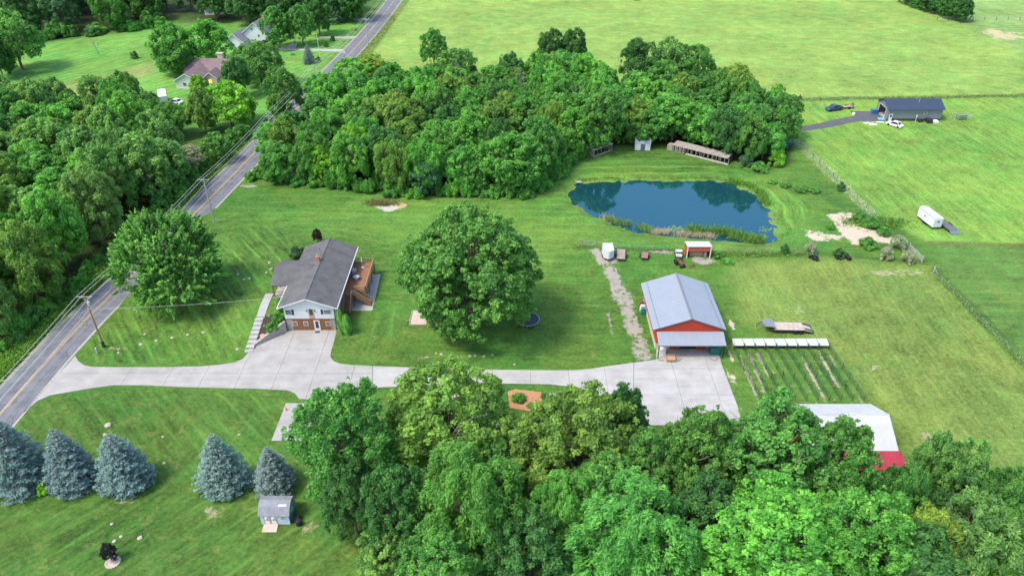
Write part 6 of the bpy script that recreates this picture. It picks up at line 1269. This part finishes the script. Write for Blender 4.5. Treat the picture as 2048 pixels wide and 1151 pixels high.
shrub('bush2', 480, 103, 26, 1.3, 'dark', 'low hedge in front of the grey house'); shrub('bush2', 585, 110, 12, .8, 'silver', 'pale flowering shrub on the island of the far drive'); shrub('bush2', 710, 60, 16, .8, 'yellow', 'yellowish flower bed by the far road')
tree_base('bare1', 197, 110, 3.0, 6.0, 'mid', 'small bare grey tree standing on the far lawn', 'bare_tree'); shrub('bush3', 269, 117, 18, 3.2, 'mid', 'small leafy tree standing on the far lawn')
crown_at('locust2', 515, 120, 108, 'mid', 'wide feathery tree between the mauve-roofed house and the road', 14); crown_at('ash2', 565, 185, 86, 'mid', 'tree leaning over the road at the lane junction', 16); crown_at('maple1', 455, 205, 120, 'lime', 'vivid lime tree beside the lane', 13); crown_at('ash1', 400, 215, 60, 'olive', 'narrow brownish tree next to the lime tree', 14); crown_at('ash1', 395, 168, 40, 'lime', 'small vivid green tree in front of the mauve-roofed house', 7)
crown_at('oak1', 470, 150, 60, 'dark', 'dark tree behind the lime tree', 13); crown_at('locust1', 340, 235, 80, 'mid', 'feathery tree in front of the white camper', 10); crown_at('locust2', 280, 215, 90, 'mid', 'mid-green feathery tree at the top of the roadside wood', 11); crown_at('locust1', 250, 175, 60, 'mid', 'thin feathery tree overlooking the far lawn', 12)
crown_at('maple1', 375, 315, 66, 'silver', 'silvery grey small tree by the road', 7.5); crown_at('bush3', 350, 290, 40, 'silver', 'pale grey shrub beside the silvery tree', 5, name='shrub', cat='shrub'); crown_at('maple2', 330, 330, 90, 'emerald', 'bright emerald tree behind the silvery one', 10); crown_at('oak2', 270, 330, 90, 'grey', 'grey-green tree in the roadside wood near the silvery one', 12); crown_at('maple2', 430, 290, 60, 'mid', 'roadside tree at the edge of the wood', 8); crown_at('bush3', 470, 262, 50, 'mid', 'tall shrub by the road near the lane', 5, name='shrub', cat='shrub')
for k, (u, v, wd, ht, tone, kd) in enumerate(((866,92,58,13,'mid','ash2'),(1100,96,54,15,'dark','oak1'),(1145,94,58,15,'dark','oak2'),(1280,118,80,15,'dark','oak1'),(1345,120,90,15,'grey','oak2'),(1395,130,70,14,'mid','oak1'),(1470,165,80,13,'yellow','maple1'),(1500,200,70,13,'mid','maple2'),(915,135,90,14,'mid','maple1'),(1060,215,50,10,'yellow','willow'),(880,290,100,14,'bright','maple1'),(1015,315,120,15,'bright','maple2'),(800,235,110,15,'olive','oak2'),(905,190,90,14,'olive','oak1'),(1130,140,100,14,'emerald','locust1'),(1230,215,110,14,'emerald','locust2'),(1350,230,110,13,'bright','maple1'),(1520,250,100,13,'mid','oak1'),(705,295,70,13,'lime','locust1'),(640,320,70,10,'lime','maple1'),(775,300,90,14,'dark','oak2'),(700,140,80,9,'bright','maple2'),(745,130,60,8,'yellow','maple1'),(1545,235,60,12,'dark','oak2'),(1290,250,80,10,'mid','maple1'),(1420,255,90,11,'bright','oak2'),(1180,270,60,9,'bright','maple2'),(1100,290,70,11,'mid','oak1'),(950,350,70,8,'mid','maple1'),(850,350,70,9,'blue','oak1'))):
    crown_at(kd, u, v, wd, tone, ['tree standing out above the wood at the big field', 'broad tree on the skyline of the pond wood', 'tree on the sunny front of the pond wood'][0 if k < 3 else 1 if v < 200 else 2]+f', {TWORD[tone]} and {KINDW[kd]}', ht, 'pond wood '+TWORD[tone]+KINDW[kd])
for k, (u, v) in enumerate(((910,150),(1000,190),(1150,200),(930,130),(1035,170),(690,155))):
    x, y = at(u, v, 8); plant('bare1' if k % 2 else 'bare2', x, y, 4, 13, 'mid', 'dead grey tree with bare limbs among the green crowns of the pond wood', 'tree', 'dead_tree', 'dead trees in the pond wood')
edge = [at(505,362)[:2], at(640,376)[:2], at(830,398)[:2], at(1045,398)[:2], at(1100,368)[:2], at(1155,318)[:2]]
er = random.Random(4)
for i in range(60):
    t = i/59*(len(edge)-1); j = min(int(t), len(edge)-2); q = t-j; x = edge[j][0]+(edge[j+1][0]-edge[j][0])*q+er.uniform(-.8,.8); y = edge[j][1]+(edge[j+1][1]-edge[j][1])*q+er.uniform(.3,3.5); tn = er.choice(['mid','bright','emerald','bright','silver' if t < .7 else 'mid'])
    shrub_xy(er.choice(['bush1','bush2','bush3']), x, y, er.uniform(1.5,3.0), er.uniform(2.2,5.5), tn, f'{TWORD[tn]} shrub along the lawn edge of the pond wood', None, group='wood edge shrubs '+tn)
edge = [at(1230,292)[:2], at(1262,286)[:2], at(1320,284)[:2], at(1345,280)[:2]]
for i in range(6):
    t = i/5*(len(edge)-1); j = min(int(t), len(edge)-2); q = t-j; shrub_xy('bush3', edge[j][0]+(edge[j+1][0]-edge[j][0])*q+er.uniform(-1,1), edge[j][1]+2+er.uniform(0,3), er.uniform(1.5,2.6), er.uniform(2.5,5), er.choice(['mid','bright']), 'leafy shrub between the coop and the long pen', None, group='shrubs behind the pond sheds')
for u, v, wd, ht, tn, lab in ((1103,358,34,3,'silver','silvery shrub at the corner of the wood near the pond'),(1108,325,46,4,'mid','rounded shrub behind the silvery one'),(1488,330,40,3.2,'blue','bluish shrub at the end of the long pen'),(1550,330,40,5.5,'lime','lime green shrub at the corner of the wood'),(1520,342,40,2.5,'mid','low shrub beside the lime green one'),
   (1568,506,22,2.4,'dark','dark shrub on the fence by the pond'),(1619,506,30,3.0,'silver','grey-green shrub beside the loose tyre heap'),(1769,516,34,3.2,'silver','pale shrub in front of the sand heap'),(1813,525,32,3.2,'silver','pale shrub beside the wooden gate'),(1795,498,38,3.6,'silver','grey-green shrub behind the wooden gate'),(1735,494,44,2.2,'mid','spreading shrub at the lower edge of the sand heap'),(1680,381,20,2.6,'blue','lone bluish shrub on the fence line'),
   (1745,455,40,2.6,'mid','shrub on the bank above the sand heap'),(1720,440,36,2.0,'mid','low shrub at the top of the sand heap'),(1765,470,30,2.2,'mid','shrub at the right end of the sand heap'),(1660,455,26,1.2,'bright','low weedy clump at the left of the sand heap'),(1570,372,30,1.2,'mid','low weeds in the row near the pond'),(1600,380,36,1.3,'mid','low weeds at the middle of the row near the pond'),(1628,384,30,1.2,'mid','low weeds at the end of the row near the pond'),(1545,366,24,1.0,'bright','small weeds starting the row near the pond'),
   (1437,515,26,1.6,'mid','weedy shrub beside the small red shed'),(1455,525,30,1.0,'bright','low weeds beside the small red shed'),(1678,513,30,1.8,'dark','dark weeds behind the larger tyre heap'),(1541,197,18,3.2,'grey','small grey shrub at the far fence corner'),(1599,200,10,1.8,'dark','small round bush on the far fence line'),(90,985,30,2.0,'lime','lime green seedling between the two first spruces'),(1275,275,40,4,'mid','shrub growing behind the small white shed')): shrub('bush3' if ht > 2.9 else 'bush1' if ht > 1.7 else 'bush2', u, v, wd, ht, tn, lab)
for i in range(-5, 10):
    x, y = at(1850+i*8, max(4, 20+i*2.6)); plant(er.choice(['oak1','ash2','spruce1','maple1']), x, y, er.uniform(3.5,5.5), er.uniform(7,11), 'dark', 'dark tree in the short hedgerow at the far corner of the big field', 'tree', 'tree', 'far hedgerow')
for i in range(30):
    x = -40+i*8.2; plant(er.choice(['bush3','maple1','oak1']), x, 362.5+er.uniform(-.5,3), er.uniform(2.5,4), er.uniform(2,4), 'dark', 'dark hedge bush along the far end of the big field', 'shrub', 'shrub', 'far end hedge')
# roadside weeds
def weeds(name, n, fx, label, col, hr, wd, seed):
    rng = np.random.default_rng(seed); x, y = fx(rng, n); h_ = rng.uniform(*hr, n); a = rng.uniform(0, 6.28, n); lx = rng.normal(size=n)*1.0*h_; ly = rng.normal(size=n)*1.0*h_; dx, dy = np.cos(a)*wd, np.sin(a)*wd; z0 = hgt(x, y)
    V = np.stack([np.column_stack([x-dx, y-dy, z0]), np.column_stack([x+dx, y+dy, z0]), np.column_stack([x+lx+dx, y+ly+dy, z0+h_*.8]), np.column_stack([x+lx-dx*.3, y+ly-dy*.3, z0+h_])], 1).reshape(-1, 3)
    m = bpy.data.meshes.new(name); m.from_pydata(V.tolist(), [], [(4*k, 4*k+1, 4*k+2, 4*k+3) for k in range(n)]); tt = m.attributes.new('tint', 'FLOAT', 'FACE'); tt.data.foreach_set('value', rng.uniform(0, 1, n).astype(np.float32)); m.materials.append(M_leaf)
    o = bpy.data.objects.new(name, m); COL.objects.link(o); o.color = (*col, 1); return stuff(o, label, 'weeds')
RXv = np.vectorize(road_x)
weeds('roadside_weeds', 26000, lambda r, n: (lambda y: (RXv(y)-4.6-np.abs(r.normal(size=n))*2.6, y))(r.uniform(60, 196, n)), 'rough weeds along the wooded side of the road', (.14,.30,.05), (.2,.7), .09, 1)
weeds('verge_grass', 9000, lambda r, n: (lambda y: (RXv(y)+4.2+np.abs(r.normal(size=n))*.9, y))(r.uniform(175, 330, n)), 'tall rough grass on the verge beside the big field', (.24,.33,.10), (.2,.5), .08, 2)
def along(p0, p1, sp): return lambda r, n: (lambda t: (p0[0]+(p1[0]-p0[0])*t+r.normal(size=n)*sp, p0[1]+(p1[1]-p0[1])*t+r.normal(size=n)*sp))(r.random(n))
weeds('fence_grass', 7000, along(at(1590,280), at(1750,436), .55), 'pale tall grass under the dividing wire fence', (.34,.46,.22), (.15,.4), .05, 3)
weeds('fence_grass', 1500, along(at(1430,508), at(1630,510), .5), 'tall grass under the fence by the pond', (.15,.28,.06), (.15,.45), .06, 4)
weeds('field_edge_weeds', 2500, along(at(1540,200), (190,228), .7), 'dark weeds along the edge of the big field', (.17,.26,.09), (.2,.5), .09, 5)
weeds('crop_edge_weeds', 900, along(at(1868,545), at(2048,730), .5), 'weeds along the edge of the dark green crop', (.15,.28,.06), (.15,.4), .06, 6)
weeds('sand_weeds', 2200, lambda r, n: (lambda q: (q[0]+r.normal(size=n)*3.2, q[1]+r.normal(size=n)*1.2))(at(1750,445)), 'weeds growing round the sand heap', (.12,.26,.05), (.2,.6), .08, 7)
weeds('hollow_weeds', 1800, lambda r, n: (lambda q: (q[0]+r.normal(size=n)*1.6, q[1]+r.normal(size=n)*.7))(at(765,406)), 'brown weeds at the rim of the dry hollow', (.22,.24,.09), (.2,.6), .07, 8)

for i in range(34):
    y = 98+i*2.9; x = road_x(y)-7.2-er.uniform(0, 2.5); tn = er.choice(['mid','bright','mid','grey']); shrub_xy(er.choice(['bush1','bush3','bush2']), x, y, er.uniform(1.4,2.6), er.uniform(1.8,4.2), tn, f'{TWORD[tn]} shrub along the road edge of the roadside wood', None, group='roadside shrubs '+tn)

crown_at('ash2', 1078, 285, 84, 'mid', 'tall tree at the corner of the wood nearest the pond', 15)
for i in range(34):
    u = er.uniform(0, 330); v = 92-u*.115+er.uniform(-6, 2); x, y = at(u, v); tn = er.choice(['mid','dark','bright']); shrub_xy(er.choice(['bush1','bush3']), x, y+2, er.uniform(2.5,4.5), er.uniform(3,7), tn, f'{TWORD[tn]} undergrowth shrub at the front of the distant wood', None, group='distant undergrowth '+tn)

crown_at('oak1', 1205, 232, 96, 'mid', 'tall tree directly behind the open wire coop', 17); crown_at('maple2', 1145, 258, 84, 'bright', 'bright tree beside the open wire coop', 14); crown_at('oak2', 1505, 268, 76, 'mid', 'tree overhanging the end of the long pen', 13)
